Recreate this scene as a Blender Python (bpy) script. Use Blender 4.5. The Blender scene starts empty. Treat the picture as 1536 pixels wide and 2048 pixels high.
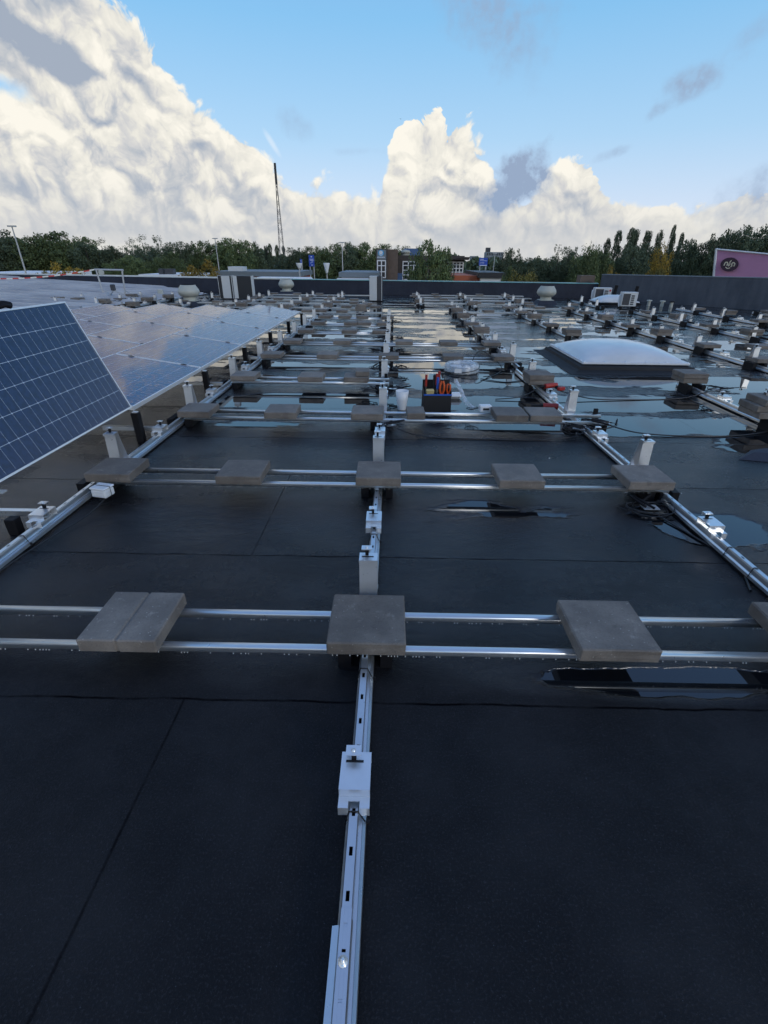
import bpy, bmesh, math, random
import numpy as np
from mathutils import Vector, Matrix
R = math.radians
sc = bpy.context.scene
random.seed(7); rng = np.random.default_rng(7)

# ------------------------------------------------------------------ camera
CAMH = 1.438
F_PX, PIT, YAW, ROL = 965.363, R(27.7354595), R(-.742752), R(.539400)      # photo is 1536 x 2048
Fv = Vector((math.sin(YAW)*math.cos(PIT), math.cos(YAW)*math.cos(PIT), -math.sin(PIT)))
R0 = Vector((math.cos(YAW), -math.sin(YAW), 0)); U0 = R0.cross(Fv)
Rv = math.cos(ROL)*R0 + math.sin(ROL)*U0; Uv = -math.sin(ROL)*R0 + math.cos(ROL)*U0
cd = bpy.data.cameras.new("camera"); cam = bpy.data.objects.new("camera", cd)
sc.collection.objects.link(cam); sc.camera = cam
cam.matrix_world = Matrix(((Rv.x, Uv.x, -Fv.x, 0), (Rv.y, Uv.y, -Fv.y, 0), (Rv.z, Uv.z, -Fv.z, CAMH), (0, 0, 0, 1)))
cd.sensor_fit = 'VERTICAL'; cd.sensor_height = 24; cd.lens = F_PX/2048*24
cd.clip_start = .02; cd.clip_end = 4000

def at(u, v, Y):                      # a point at depth Y from a direction measured in the photograph
    d = Fv + Rv*((u-768)/F_PX) - Uv*((v-1024)/F_PX)
    return Vector((0, 0, CAMH)) + d*(Y/d.y)

# ------------------------------------------------------------------ world
SUN_EL, SUN_AZ = 22, 138              # azimuth clockwise from +Y (the view direction)
sc.view_settings.view_transform = 'Standard'; sc.view_settings.look = 'None'
sc.view_settings.exposure = .22; sc.view_settings.gamma = 1
w = bpy.data.worlds.new("World"); sc.world = w; w.use_nodes = True
nt = w.node_tree; nt.nodes.clear()

class NG:                              # small helper to write node maths
    def __init__(s, nt, dim='3D'): s.nt = nt; s.dim = dim
    def n(s, t, **k):
        x = s.nt.nodes.new(t)
        for a, b in k.items(): setattr(x, a, b)
        return x
    def put(s, sock, v):
        if isinstance(v, bpy.types.NodeSocket): s.nt.links.new(v, sock)
        elif v is not None: sock.default_value = v
    def m(s, op, a, b=None, c=None, clamp=False):
        x = s.n('ShaderNodeMath', operation=op); x.use_clamp = clamp
        s.put(x.inputs[0], a); s.put(x.inputs[1], b)
        if c is not None: s.put(x.inputs[2], c)
        return x.outputs[0]
    def ss(s, v, a, b, o0=0., o1=1.):   # smoothstep
        x = s.n('ShaderNodeMapRange', interpolation_type='SMOOTHSTEP')
        s.put(x.inputs[0], v); s.put(x.inputs[1], a); s.put(x.inputs[2], b); s.put(x.inputs[3], o0); s.put(x.inputs[4], o1)
        return x.outputs[0]
    def lin(s, v, a, b, o0=0., o1=1.):
        x = s.n('ShaderNodeMapRange'); s.put(x.inputs[0], v); s.put(x.inputs[1], a); s.put(x.inputs[2], b); s.put(x.inputs[3], o0); s.put(x.inputs[4], o1)
        return x.outputs[0]
    def mix(s, f, a, b):
        x = s.n('ShaderNodeMix', data_type='RGBA')
        s.put(x.inputs[0], f)
        for i, v in ((6, a), (7, b)):
            if isinstance(v, tuple): v = (*v, 1)
            s.put(x.inputs[i], v)
        return x.outputs[2]
    def xyz(s, a, b, c):
        x = s.n('ShaderNodeCombineXYZ'); s.put(x.inputs[0], a); s.put(x.inputs[1], b); s.put(x.inputs[2], c); return x.outputs[0]
    def noise(s, vec, scale, detail=4, rough=.5, dist=0., lac=2.0, out=0):
        x = s.n('ShaderNodeTexNoise', noise_dimensions=s.dim); s.put(x.inputs['Vector'], vec); x.inputs['Scale'].default_value = scale
        x.inputs['Detail'].default_value = detail; x.inputs['Roughness'].default_value = rough
        x.inputs['Distortion'].default_value = dist; x.inputs['Lacunarity'].default_value = lac
        return x.outputs[out]
    def ramp(s, v, pts):
        x = s.n('ShaderNodeValToRGB'); s.put(x.inputs[0], v); e = x.color_ramp.elements
        while len(e) < len(pts): e.new(.5)
        for el, (p, c) in zip(e, pts): el.position = p; el.color = (*c, 1) if len(c) == 3 else c
        return x.outputs[0]

g = NG(nt, '2D')
tc = g.n('ShaderNodeTexCoord'); sep = g.n('ShaderNodeSeparateXYZ'); nt.links.new(tc.outputs['Generated'], sep.inputs[0])
az = g.m('MULTIPLY', g.m('ARCTAN2', sep.outputs[0], sep.outputs[1]), 57.2958)
el = g.m('MULTIPLY', g.m('ARCSINE', sep.outputs[2]), 57.2958)
sky = g.n('ShaderNodeTexSky', sky_type='NISHITA'); sky.sun_disc = False
sky.sun_elevation = R(SUN_EL); sky.sun_rotation = R(SUN_AZ); sky.air_density = 1.0; sky.dust_density = .6; sky.ozone_density = 1.6
P = g.xyz(g.m('MULTIPLY', az, .1), g.m('MULTIPLY', el, .1), 0.)
nbig = g.noise(P, .9, 7, .5)
nfine = g.noise(P, 2.6, 8, .56)
wp = g.n('ShaderNodeVectorMath', operation='ADD'); nt.links.new(P, wp.inputs[0])
wn = g.n('ShaderNodeTexNoise', noise_dimensions='2D'); nt.links.new(P, wn.inputs['Vector']); wn.inputs['Scale'].default_value = 2.2; wn.inputs['Detail'].default_value = 4
ws = g.n('ShaderNodeVectorMath', operation='SCALE'); nt.links.new(wn.outputs['Color'], ws.inputs[0]); ws.inputs['Scale'].default_value = .30
nt.links.new(ws.outputs[0], wp.inputs[1])
def billow(vec, lobes):
    t_ = None
    for sc_, k in lobes:
        b_ = g.m('MULTIPLY', g.m('ABSOLUTE', g.m('SUBTRACT', g.noise(vec, sc_, 1.5, .4), .5)), k*2)
        t_ = b_ if t_ is None else g.m('ADD', t_, b_)
    return t_
LOB = [(1.4, 1.5), (3.1, .95), (7., .45), (15., .22), (32., .10)]
puff = billow(wp.outputs[0], LOB)
# height of the cloud bank over the horizon, by azimuth
cv = g.n('ShaderNodeFloatCurve')
top = [(-180, 14), (-110, 20), (-70, 13), (-45, 22), (-34, 24), (-29, 23), (-25, 19.5), (-22.5, 16.6), (-20, 14.6), (-18, 12.6), (-16, 10.9), (-13.6, 9.4), (-11.5, 7.3), (-9, 6.2), (-5.4, 6.3), (-2.7, 5.6), (-.8, 6.2),
       (.6, 10.2), (3.2, 10.6), (5.3, 10.9), (7.4, 10.4), (8.9, 8.6), (10.4, 6.2), (12.4, 5.2), (14.5, 6.6), (16.6, 7.3), (19.5, 5.6), (22.3, 4.4), (26, 3.9), (29, 4.6), (33, 5.4), (45, 8), (80, 12), (120, 9), (180, 14)]
c = cv.mapping.curves[0]
while len(c.points) < len(top): c.points.new(.5, .5)
for p, (a, h) in zip(c.points, top): p.location = ((a+180)/360, h/30); p.handle_type = 'AUTO_CLAMPED'
cv.mapping.update()
azw = g.m('ADD', az, g.m('MULTIPLY', g.m('SUBTRACT', nbig, .5), 1.6))
g.put(cv.inputs['Value'], g.m('DIVIDE', g.m('ADD', azw, 180), 360))
topl = g.m('MULTIPLY', cv.outputs[0], 30)
edge = g.m('SUBTRACT', topl, el)
amp = g.ss(topl, 3., 16., .42, 1.)
ntiny = g.noise(P, 9., 5, .6)
edge = g.m('ADD', edge, g.m('MULTIPLY', amp, g.m('ADD', g.m('ADD', g.m('MULTIPLY', g.m('SUBTRACT', puff, .54), 3.8), g.m('MULTIPLY', g.m('SUBTRACT', nfine, .5), 1.6)), g.m('MULTIPLY', g.m('SUBTRACT', ntiny, .5), .5))))
# a window of blue low on the left side of the big cloud
def blob(a0, e0, ra, re, rot=0.):
    da = g.m('SUBTRACT', az, a0); de = g.m('SUBTRACT', el, e0)
    ca, sa = math.cos(R(rot)), math.sin(R(rot))
    x = g.m('DIVIDE', g.m('ADD', g.m('MULTIPLY', da, ca), g.m('MULTIPLY', de, sa)), ra)
    y = g.m('DIVIDE', g.m('SUBTRACT', g.m('MULTIPLY', de, ca), g.m('MULTIPLY', da, sa)), re)
    d = g.m('SQRT', g.m('ADD', g.m('MULTIPLY', x, x), g.m('MULTIPLY', y, y)))
    return g.m('SUBTRACT', 1., d)
hole = blob(-33.0, 11.7, 3.2, .9, -14)
hole = g.m('ADD', hole, g.m('MULTIPLY', g.m('SUBTRACT', nfine, .5), 2.0))
dens = g.m('MULTIPLY', g.ss(edge, -.12, g.m('ADD', .16, g.m('MULTIPLY', g.ss(nbig, .45, .62), .8))), g.m('SUBTRACT', 1., g.ss(hole, .0, .8)))
# relief: compare the puff field with itself a little towards the sun
def relief(dx, dy, sc_, det, amp):
    off = g.n('ShaderNodeVectorMath', operation='ADD'); nt.links.new(P, off.inputs[0]); off.inputs[1].default_value = (dx, dy, 0)
    a = g.noise(P, sc_, det, .55, .1); b = g.noise(off.outputs[0], sc_, det, .55, .1)
    return g.m('MULTIPLY', g.m('SUBTRACT', a, b), amp)
rel = g.m('ADD', relief(.12, .16, 1.0, 3, .9), relief(.03, .05, 3.4, 5, .5))
off = g.n('ShaderNodeVectorMath', operation='ADD'); nt.links.new(wp.outputs[0], off.inputs[0]); off.inputs[1].default_value = (.045, .07, 0)
puff2 = billow(off.outputs[0], LOB)
rel = g.m('ADD', g.m('MULTIPLY', rel, .6), g.m('ADD', g.m('MULTIPLY', g.m('SUBTRACT', puff, puff2), .62), g.m('MULTIPLY', g.m('SUBTRACT', puff, .42), .42)))
rim = g.m('SUBTRACT', 1., g.ss(edge, .2, 4.0))
lit = g.m('ADD', g.m('ADD', .45, g.m('MULTIPLY', rel, .95)), g.m('MULTIPLY', rim, .24))
lit = g.m('ADD', lit, g.m('ADD', g.m('MULTIPLY', g.m('SUBTRACT', nbig, .5), .6), g.m('MULTIPLY', g.m('SUBTRACT', nfine, .5), .35)))
lit = g.m('ADD', lit, g.m('MULTIPLY', g.m('SUBTRACT', ntiny, .5), .22))
lit = g.m('SUBTRACT', lit, g.ss(el, 7.5, .5, 0., .12))
lit = g.m('ADD', g.m('MULTIPLY', g.m('SUBTRACT', lit, .5), g.ss(el, 0., 5., .45, 1.)), .5)
lit = g.m('ADD', lit, g.m('MULTIPLY', g.ss(blob(-27, 9, 9, 5), 0, .8), .22))
lit = g.m('ADD', lit, g.m('MULTIPLY', g.ss(blob(4, 6.5, 6, 5), 0, .8), .16))
lit = g.m('SUBTRACT', lit, g.m('MULTIPLY', g.ss(g.m('ADD', blob(-29.2, 14.3, 4.4, 1.7, -22), g.m('MULTIPLY', g.m('SUBTRACT', nfine, .5), 1.1)), -.05, .55), .75))
ccol = g.ramp(lit, [(0, (.38, .44, .54)), (.28, (.54, .57, .61)), (.48, (.68, .68, .68)), (.68, (.84, .82, .75)), (1, (1.0, .96, .86))])
# clear sky: physical sky, toned, paler and pinker low down
sk = g.n('ShaderNodeVectorMath', operation='MULTIPLY'); nt.links.new(sky.outputs[0], sk.inputs[0]); sk.inputs[1].default_value = (1.0, 1.0, 1.0)
SKYK = .1
clear = g.ramp(g.lin(el, 0, 90), [(0, (.66, .72, .82)), (.05, (.56, .67, .84)), (.11, (.38, .60, .83)), (.20, (.22, .50, .80)), (.30, (.19, .39, .72)), (.55, (.20, .32, .60)), (1, (.21, .30, .55))])
clear_s = g.n('ShaderNodeVectorMath', operation='SCALE'); nt.links.new(clear, clear_s.inputs[0]); clear_s.inputs['Scale'].default_value = 1/SKYK
skycol = g.mix(.88, sk.outputs[0], clear_s.outputs[0])
# thin grey scraps of cloud in the blue
wis = None
for a0, e0, ra, re, rot, k in [(12.0, 7.2, 2.9, 3.8, -14, 2.4), (10.4, 5.0, 2.0, 1.8, 0, 1.8), (14.3, 6.4, 1.2, .9, 20, 1.), (7.0, 18.6, 8, 3.4, -25, .8), (11, 16.0, 4, 2.4, -40, .55), (25.2, 13.0, 3.2, 1.6, 25, 1.), (23.0, 11.2, 2.2, .8, 35, .7), (20.2, 8.5, 1.8, .5, 18, .7), (-9.0, 10.6, 2.4, 1.2, -30, .45), (-4, 9.0, 3, .5, 0, .35), (29, 15.5, 4, .8, 30, .4), (32.5, 4.6, 5, 2.2, 8, .8)]:
    b = g.m('MULTIPLY', g.ss(g.m('ADD', blob(a0, e0, ra, re, rot), g.m('MULTIPLY', g.m('SUBTRACT', nfine, .5), 2.0)), .0, 1.0), k)
    wis = b if wis is None else g.m('MAXIMUM', wis, b)
wis = g.m('MULTIPLY', wis, g.ss(ntiny, .3, .7, .38, .85), clamp=True)
def scale(cs, f):
    x = g.n('ShaderNodeVectorMath', operation='SCALE'); nt.links.new(cs, x.inputs[0]); x.inputs['Scale'].default_value = f; return x.outputs[0]
graycol = (.27/SKYK, .35/SKYK, .49/SKYK)
ccol = g.mix(g.ss(el, 8., .5, 0., .55), ccol, (.66, .67, .68))
c1 = g.mix(dens, skycol, scale(ccol, 1/SKYK*.84))
c1 = g.mix(wis, c1, graycol)
wt = g.m('MULTIPLY', g.ss(g.m('ADD', blob(-11.6, 9.3, 1.6, .35, -55), g.m('MULTIPLY', g.m('SUBTRACT', nfine, .5), .8)), .0, .9), .45)
c1 = g.mix(wt, c1, (.75/SKYK, .8/SKYK, .85/SKYK))
bg = g.n('ShaderNodeBackground'); nt.links.new(c1, bg.inputs[0]); bg.inputs[1].default_value = SKYK
wo = g.n('ShaderNodeOutputWorld'); nt.links.new(bg.outputs[0], wo.inputs[0])
w.cycles.sampling_method = 'MANUAL'; w.cycles.sample_map_resolution = 1024

sl = bpy.data.lights.new("sun", 'SUN'); sl.energy = .6; sl.angle = R(10); sl.color = (1, .93, .84)
so = bpy.data.objects.new("sun", sl); sc.collection.objects.link(so)
a = R(SUN_AZ); e_ = R(SUN_EL); sd = Vector((math.sin(a)*math.cos(e_), math.cos(a)*math.cos(e_), math.sin(e_)))
so.rotation_euler = sd.to_track_quat('Z', 'Y').to_euler()
sc.cycles.max_bounces = 5; sc.cycles.use_adaptive_sampling = True; sc.cycles.adaptive_threshold = .03; sc.cycles.time_limit = 900

# ------------------------------------------------------------------ materials
def mat(name, col=(.5, .5, .5), rough=.5, metal=0., var=0., vscale=8., bump=0., bscale=60., spec=.5, coat=0., rvar=0.):
    m = bpy.data.materials.new(name); m.use_nodes = True; t = m.node_tree; h = NG(t); b = t.nodes['Principled BSDF']
    b.inputs['Roughness'].default_value = rough; b.inputs['Metallic'].default_value = metal
    b.inputs['Specular IOR Level'].default_value = spec; b.inputs['Coat Weight'].default_value = coat
    co = h.n('ShaderNodeTexCoord').outputs['Object']; oi = h.n('ShaderNodeObjectInfo')
    ad = h.n('ShaderNodeVectorMath', operation='ADD'); t.links.new(co, ad.inputs[0])
    t.links.new(h.xyz(h.m('MULTIPLY', oi.outputs['Random'], 37.), h.m('MULTIPLY', oi.outputs['Random'], 91.), 0.), ad.inputs[1])
    v = ad.outputs[0]
    nn = h.noise(v, vscale, 5, .6)
    f = h.m('ADD', 1., h.m('MULTIPLY', h.m('SUBTRACT', nn, .5), var*2))
    f = h.m('MULTIPLY', f, h.lin(oi.outputs['Random'], 0, 1, 1-var*.35, 1+var*.35))
    x = h.n('ShaderNodeVectorMath', operation='SCALE'); x.inputs[0].default_value = col; h.put(x.inputs['Scale'], f)
    t.links.new(x.outputs[0], b.inputs['Base Color'])
    if rvar: h.put(b.inputs['Roughness'], h.m('ADD', rough, h.m('MULTIPLY', h.m('SUBTRACT', h.noise(v, vscale*2.3, 4, .6), .5), rvar*2), clamp=True))
    if bump:
        bm = h.n('ShaderNodeBump'); bm.inputs['Strength'].default_value = 1; bm.inputs['Distance'].default_value = bump
        h.put(bm.inputs['Height'], h.noise(v, bscale, 4, .6)); t.links.new(bm.outputs[0], b.inputs['Normal'])
    return m
M = {}
M['galv'] = mat('galvanised_steel', (.62, .66, .70), .30, .85, .10, 9, rvar=.07)
M['alu'] = mat('bright_aluminium', (.76, .79, .82), .30, .72, .08, 14, rvar=.07)
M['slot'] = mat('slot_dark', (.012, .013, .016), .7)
M['rubber'] = mat('black_rubber', (.008, .008, .010), .6, 0, .2, 20, spec=.2)
M['cable'] = mat('black_cable', (.014, .014, .016), .35)
M['frame'] = mat('panel_frame', (.74, .75, .76), .4, .35, .05)
M['gridline'] = mat('cell_busbar', (.55, .62, .72), .35, 0, .05)
M['plastic'] = mat('white_plastic', (.70, .72, .74), .4, 0, .05)
M['vent'] = mat('vent_grey_green', (.42, .43, .38), .5, 0, .12, 6)
M['lacq'] = mat('unit_white', (.56, .58, .58), .5, 0, .08)
M['darkgrill'] = mat('unit_grille', (.05, .052, .058), .6)
M['dark'] = mat('dark_panel', (.02, .022, .026), .5)
M['brick'] = mat('brick_brown', (.13, .095, .075), .85, 0, .3, 3)
M['brickdark'] = mat('brick_dark', (.065, .055, .05), .85, 0, .3, 3)
M['glassdark'] = mat('window_glass', (.02, .025, .035), .12)
M['white'] = mat('white_paint', (.7, .71, .72), .6, 0, .08)
M['blueroof'] = mat('blue_cladding', (.06, .12, .25), .5, 0, .15)
M['orange'] = mat('orange_wall', (.42, .11, .05), .7, 0, .15)
M['signblue'] = mat('sign_blue', (.015, .07, .42), .45, 0, .05)
M['signtxt'] = mat('sign_white', (.7, .75, .85), .5)
M['greyroof'] = mat('grey_fascia', (.16, .19, .21), .6, 0, .15)
M['concrete'] = mat('tower_concrete', (.22, .25, .27), .8, 0, .1)
M['pink'] = mat('pink_facade', (.50, .24, .40), .6, 0, .16, .8)
M['plum'] = mat('plum_sign', (.03, .008, .03), .5)
M['cream'] = mat('cream_emblem', (.62, .56, .42), .5)
M['red'] = mat('red_plastic', (.34, .022, .016), .5, 0, .25)
M['orng'] = mat('orange_grip', (.58, .085, .012), .5, 0, .2)
M['blue'] = mat('blue_grip', (.02, .10, .45), .4)
M['yellow'] = mat('wood_yellow', (.50, .40, .18), .6)
M['bagblack'] = mat('black_canvas', (.010, .010, .012), .7, bump=.001, bscale=300)
M['lampmetal'] = mat('lamp_post_grey', (.45, .46, .46), .5, .3)
M['mast'] = mat('mast_steel', (.10, .10, .11), .6, .2)
M['teal'] = mat('teal_coping', (.16, .36, .38), .35, .3, .35, 1.2)
M['brightcap'] = mat('pale_coping', (.62, .68, .70), .3, .6, .1)
M['logored'] = mat('logo_red', (.45, .02, .05), .5)
M['logoblue'] = mat('logo_blue', (.05, .35, .65), .4)
M['trunk'] = mat('bark', (.06, .05, .04), .9)
M['ground'] = mat('ground_green', (.05, .06, .035), .9, 0, .4, .03)
M['bird'] = mat('dark_speck', (.03, .03, .03), .8)

def pavermat():
    m = bpy.data.materials.new('damp_concrete_paver'); m.use_nodes = True; t = m.node_tree; h = NG(t); b = t.nodes['Principled BSDF']
    co = h.n('ShaderNodeTexCoord').outputs['Object']; oi = h.n('ShaderNodeObjectInfo')
    ad = h.n('ShaderNodeVectorMath', operation='ADD'); t.links.new(co, ad.inputs[0])
    t.links.new(h.xyz(h.m('MULTIPLY', oi.outputs['Random'], 37.), h.m('MULTIPLY', oi.outputs['Random'], 91.), 0.), ad.inputs[1]); v = ad.outputs[0]
    n1 = h.noise(v, 6, 4, .6); n2 = h.noise(v, 120, 3, .75); n3 = h.noise(v, 14, 8, .75)
    base = h.mix(h.ss(n1, .32, .68), (.145, .126, .110), (.225, .198, .172))
    base = h.mix(h.m('MULTIPLY', h.ss(n3, .56, .70), .55), base, (.38, .345, .30))
    base = h.mix(h.m('MULTIPLY', h.ss(n3, .44, .30), .60), base, (.085, .074, .064))
    base = h.mix(h.m('MULTIPLY', h.ss(n2, .45, .75), .35), base, (.07, .065, .06))
    sp = h.n('ShaderNodeTexVoronoi'); t.links.new(v, sp.inputs['Vector']); sp.inputs['Scale'].default_value = 38
    base = h.mix(h.m('MULTIPLY', h.m('LESS_THAN', sp.outputs['Distance'], .10), .55), base, (.45, .42, .38))
    tint = h.n('ShaderNodeVectorMath', operation='SCALE'); t.links.new(base, tint.inputs[0]); h.put(tint.inputs['Scale'], h.lin(oi.outputs['Random'], 0, 1, .78, 1.12))
    t.links.new(tint.outputs[0], b.inputs['Base Color'])
    h.put(b.inputs['Roughness'], h.lin(n1, .3, .7, .62, .85)); b.inputs['Specular IOR Level'].default_value = .35
    bm = h.n('ShaderNodeBump'); bm.inputs['Distance'].default_value = .0012; h.put(bm.inputs['Height'], h.m('ADD', n2, n3)); t.links.new(bm.outputs[0], b.inputs['Normal'])
    return m
M['paver'] = pavermat()

def roofmat():
    m = bpy.data.materials.new('wet_bitumen_roof'); m.use_nodes = True; t = m.node_tree; h = NG(t); b = t.nodes['Principled BSDF']
    co = h.n('ShaderNodeTexCoord').outputs['Object']; s = h.n('ShaderNodeSeparateXYZ'); t.links.new(co, s.inputs[0]); X, Y = s.outputs[0], s.outputs[1]
    # seams every 0.968 m, slightly wandering
    wob = h.m('MULTIPLY', h.m('SUBTRACT', h.noise(h.xyz(X, h.m('MULTIPLY', Y, .3), 0.), 3.2, 4, .6), .5), .035)
    ph = h.m('DIVIDE', h.m('ADD', h.m('SUBTRACT', Y, 1.235), wob), .968)
    fr = h.m('SUBTRACT', ph, h.m('FLOOR', ph)); idx = h.m('FLOOR', ph)
    ds = h.m('MULTIPLY', h.m('MINIMUM', fr, h.m('SUBTRACT', 1., fr)), .968)      # distance to the nearest seam
    # end laps
    rn = h.n('ShaderNodeTexWhiteNoise', noise_dimensions='1D'); t.links.new(idx, rn.inputs['W'])
    nearx = h.m('LESS_THAN', Y, 3.3)
    x0 = h.m('ADD', h.m('MULTIPLY', nearx, -.745), h.m('MULTIPLY', h.m('SUBTRACT', 1., nearx), h.m('MULTIPLY', h.m('SUBTRACT', rn.outputs[0], .5), 10.)))
    strip2 = h.m('MULTIPLY', h.m('GREATER_THAN', Y, 1.235), h.m('LESS_THAN', Y, 2.2))
    x0 = h.m('ADD', x0, h.m('MULTIPLY', strip2, 60.))
    dl = h.m('ABSOLUTE', h.m('SUBTRACT', h.m('ADD', X, h.m('MULTIPLY', wob, .6)), x0))
    seam = h.m('MULTIPLY', h.m('MAXIMUM', h.m('SUBTRACT', 1., h.ss(ds, .001, .008)), h.m('MULTIPLY', h.m('SUBTRACT', 1., h.ss(dl, .001, .007)), .7)), h.ss(h.noise(co, 4.5, 5, .7), .30, .62, .25, 1.))
    seamw = h.m('SUBTRACT', 1., h.ss(h.m('MINIMUM', ds, dl), .004, .06))
    # water: more the farther back and to the right, in lanes parallel to the seams
    lane = h.xyz(h.m('MULTIPLY', X, .55), h.m('MULTIPLY', Y, 1.5), 0.)
    n1 = h.noise(lane, .85, 6, .58, .25)
    n2 = h.noise(h.xyz(X, h.m('MULTIPLY', Y, 1.3), 3.), 2.4, 6, .6, .3)
    far = h.ss(Y, 3.6, 7.)
    pat = h.m('ADD', h.m('MULTIPLY', n1, .75), h.m('MULTIPLY', n2, .25))
    sagg = h.m('MULTIPLY', h.m('SUBTRACT', h.m('ABSOLUTE', h.m('SUBTRACT', fr, .42)), .25), -.24)
    wv = h.m('ADD', pat, sagg)
    def bl(x_, y_, rx, ry):
        a = h.m('DIVIDE', h.m('SUBTRACT', X, x_), rx); c_ = h.m('DIVIDE', h.m('SUBTRACT', Y, y_), ry)
        return h.m('SUBTRACT', 1., h.m('ADD', h.m('MULTIPLY', a, a), h.m('MULTIPLY', c_, c_)), clamp=True)
    for x_, y_, rx, ry, k in [(-.8, 5.3, 1.4, .5, .35), (3.3, 5.0, 2.2, 1.1, .26), (3.6, 4.0, 1.1, .35, .3), (1.2, 5.2, .9, .6, .22), (1.0, 6.9, 1.4, .6, .2), (1.2, 1.36, .9, .13, .33), (1.9, 2.6, .5, .7, .25), (.9, 2.85, 1., .25, .18),
                              (-.9, 4.5, 1.2, .2, .2), (1.3, 4.5, 1.1, .22, .2), (-2.2, 3.2, .6, .3, .25), (.5, 2.5, .9, .5, .06), (4.5, 6.2, 2, .8, .2)]:
        wv = h.m('ADD', wv, h.m('MULTIPLY', bl(x_, y_, rx, ry), k))
    thr = h.m('ADD', h.m('SUBTRACT', .655, h.m('MULTIPLY', far, .178)), h.ss(Y, 1.3, 1.0, 0., .5))
    brk = h.m('MULTIPLY', h.m('SUBTRACT', h.noise(co, 16, 4, .65), .5), .03)
    wv = h.m('ADD', wv, brk)
    wet = h.ss(wv, thr, h.m('ADD', thr, .035))
    damp = h.ss(wv, h.m('SUBTRACT', thr, h.ss(Y, 1.2, 1.6, .17, .34)), thr)
    damp = h.m('MULTIPLY', damp, h.ss(Y, 1.15, 1.35, .25, 1.))
    wb = h.m('ADD', bl(-1.15, 2.6, .75, .42), h.m('MULTIPLY', bl(.6, 2.55, .9, .5), .4))
    wb = h.m('ADD', wb, h.m('MULTIPLY', bl(-.3, 3.6, 1.6, .35), .5))
    damp = h.m('MAXIMUM', damp, h.m('MULTIPLY', wb, 1.3), clamp=True)
    grain = h.noise(co, 150, 3, .8); mid = h.noise(co, 22, 6, .7)
    dryc = h.mix(h.ss(h.noise(co, 3, 5, .6), .35, .7), (.0075, .0073, .0082), (.0160, .0155, .0168))
    dryc = h.mix(h.m('MULTIPLY', h.ss(grain, .50, .72), .6), dryc, (.046, .045, .050))
    spk = h.n('ShaderNodeTexVoronoi'); t.links.new(co, spk.inputs['Vector']); spk.inputs['Scale'].default_value = 55
    dryc = h.mix(h.m('MULTIPLY', h.m('LESS_THAN', spk.outputs['Distance'], .06), h.m('GREATER_THAN', h.noise(co, 5, 2, .5), .5)), dryc, (.07, .075, .085))
    col = h.mix(wet, dryc, (.006, .007, .009)); col = h.mix(seam, col, (.002, .002, .003))
    t.links.new(col, b.inputs['Base Color'])
    rd = h.m('ADD', h.lin(damp, 0., 1., .60, .14), h.m('MULTIPLY', h.m('SUBTRACT', mid, .5), .45))
    rd = h.m('MAXIMUM', h.m('SUBTRACT', rd, h.m('MULTIPLY', far, .06)), .08)
    rd = h.m('MULTIPLY', rd, h.ss(Y, 1.25, 1.6, 1., .66))
    rough = h.m('ADD', h.m('MULTIPLY', rd, h.m('SUBTRACT', 1., wet)), h.m('MULTIPLY', wet, .025))
    rough = h.m('ADD', rough, h.m('MULTIPLY', seam, .4), clamp=True)
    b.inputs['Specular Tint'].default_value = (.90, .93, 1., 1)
    h.put(b.inputs['Roughness'], rough); b.inputs['IOR'].default_value = 1.45
    h.put(b.inputs['Specular IOR Level'], h.m('MULTIPLY', h.m('ADD', h.m('ADD', .22, h.m('MULTIPLY', damp, .22)), h.m('MULTIPLY', wet, .62)), h.m('SUBTRACT', 1., h.m('MULTIPLY', seam, .8))))
    # heights: wrinkles, grain, lap step
    ug = h.m('MULTIPLY', h.noise(h.xyz(X, h.m('MULTIPLY', Y, 1.6), 0.), 1.3, 3, .5), .012)
    wr = h.m('MULTIPLY', h.noise(h.xyz(X, h.m('MULTIPLY', Y, 2.2), 1.), 7, 5, .62, .8), .0048)
    wr = h.m('MULTIPLY', wr, h.m('ADD', 1.25, h.m('MULTIPLY', wb, 2.6)))
    gr = h.m('MULTIPLY', grain, .0034)
    dryh = h.m('ADD', h.m('ADD', ug, wr), h.m('ADD', gr, h.m('MULTIPLY', h.noise(co, 70, 3, .6), .0011)))
    dryh = h.m('SUBTRACT', dryh, h.m('MULTIPLY', seam, .003))
    sg = h.m('SUBTRACT', fr, .5)
    dryh = h.m('ADD', dryh, h.m('ADD', h.m('MULTIPLY', h.m('MULTIPLY', sg, sg), .022), h.m('MULTIPLY', fr, .003)))
    wh = h.m('MULTIPLY', h.noise(co, 6, 2, .5), .0003)
    ht = h.m('ADD', h.m('MULTIPLY', dryh, h.m('SUBTRACT', 1., wet)), h.m('MULTIPLY', wh, wet))
    bm = h.n('ShaderNodeBump'); bm.inputs['Strength'].default_value = .85; bm.inputs['Distance'].default_value = 1.
    h.put(bm.inputs['Height'], ht); t.links.new(bm.outputs[0], b.inputs['Normal'])
    return m
M['roof'] = roofmat()
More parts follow.
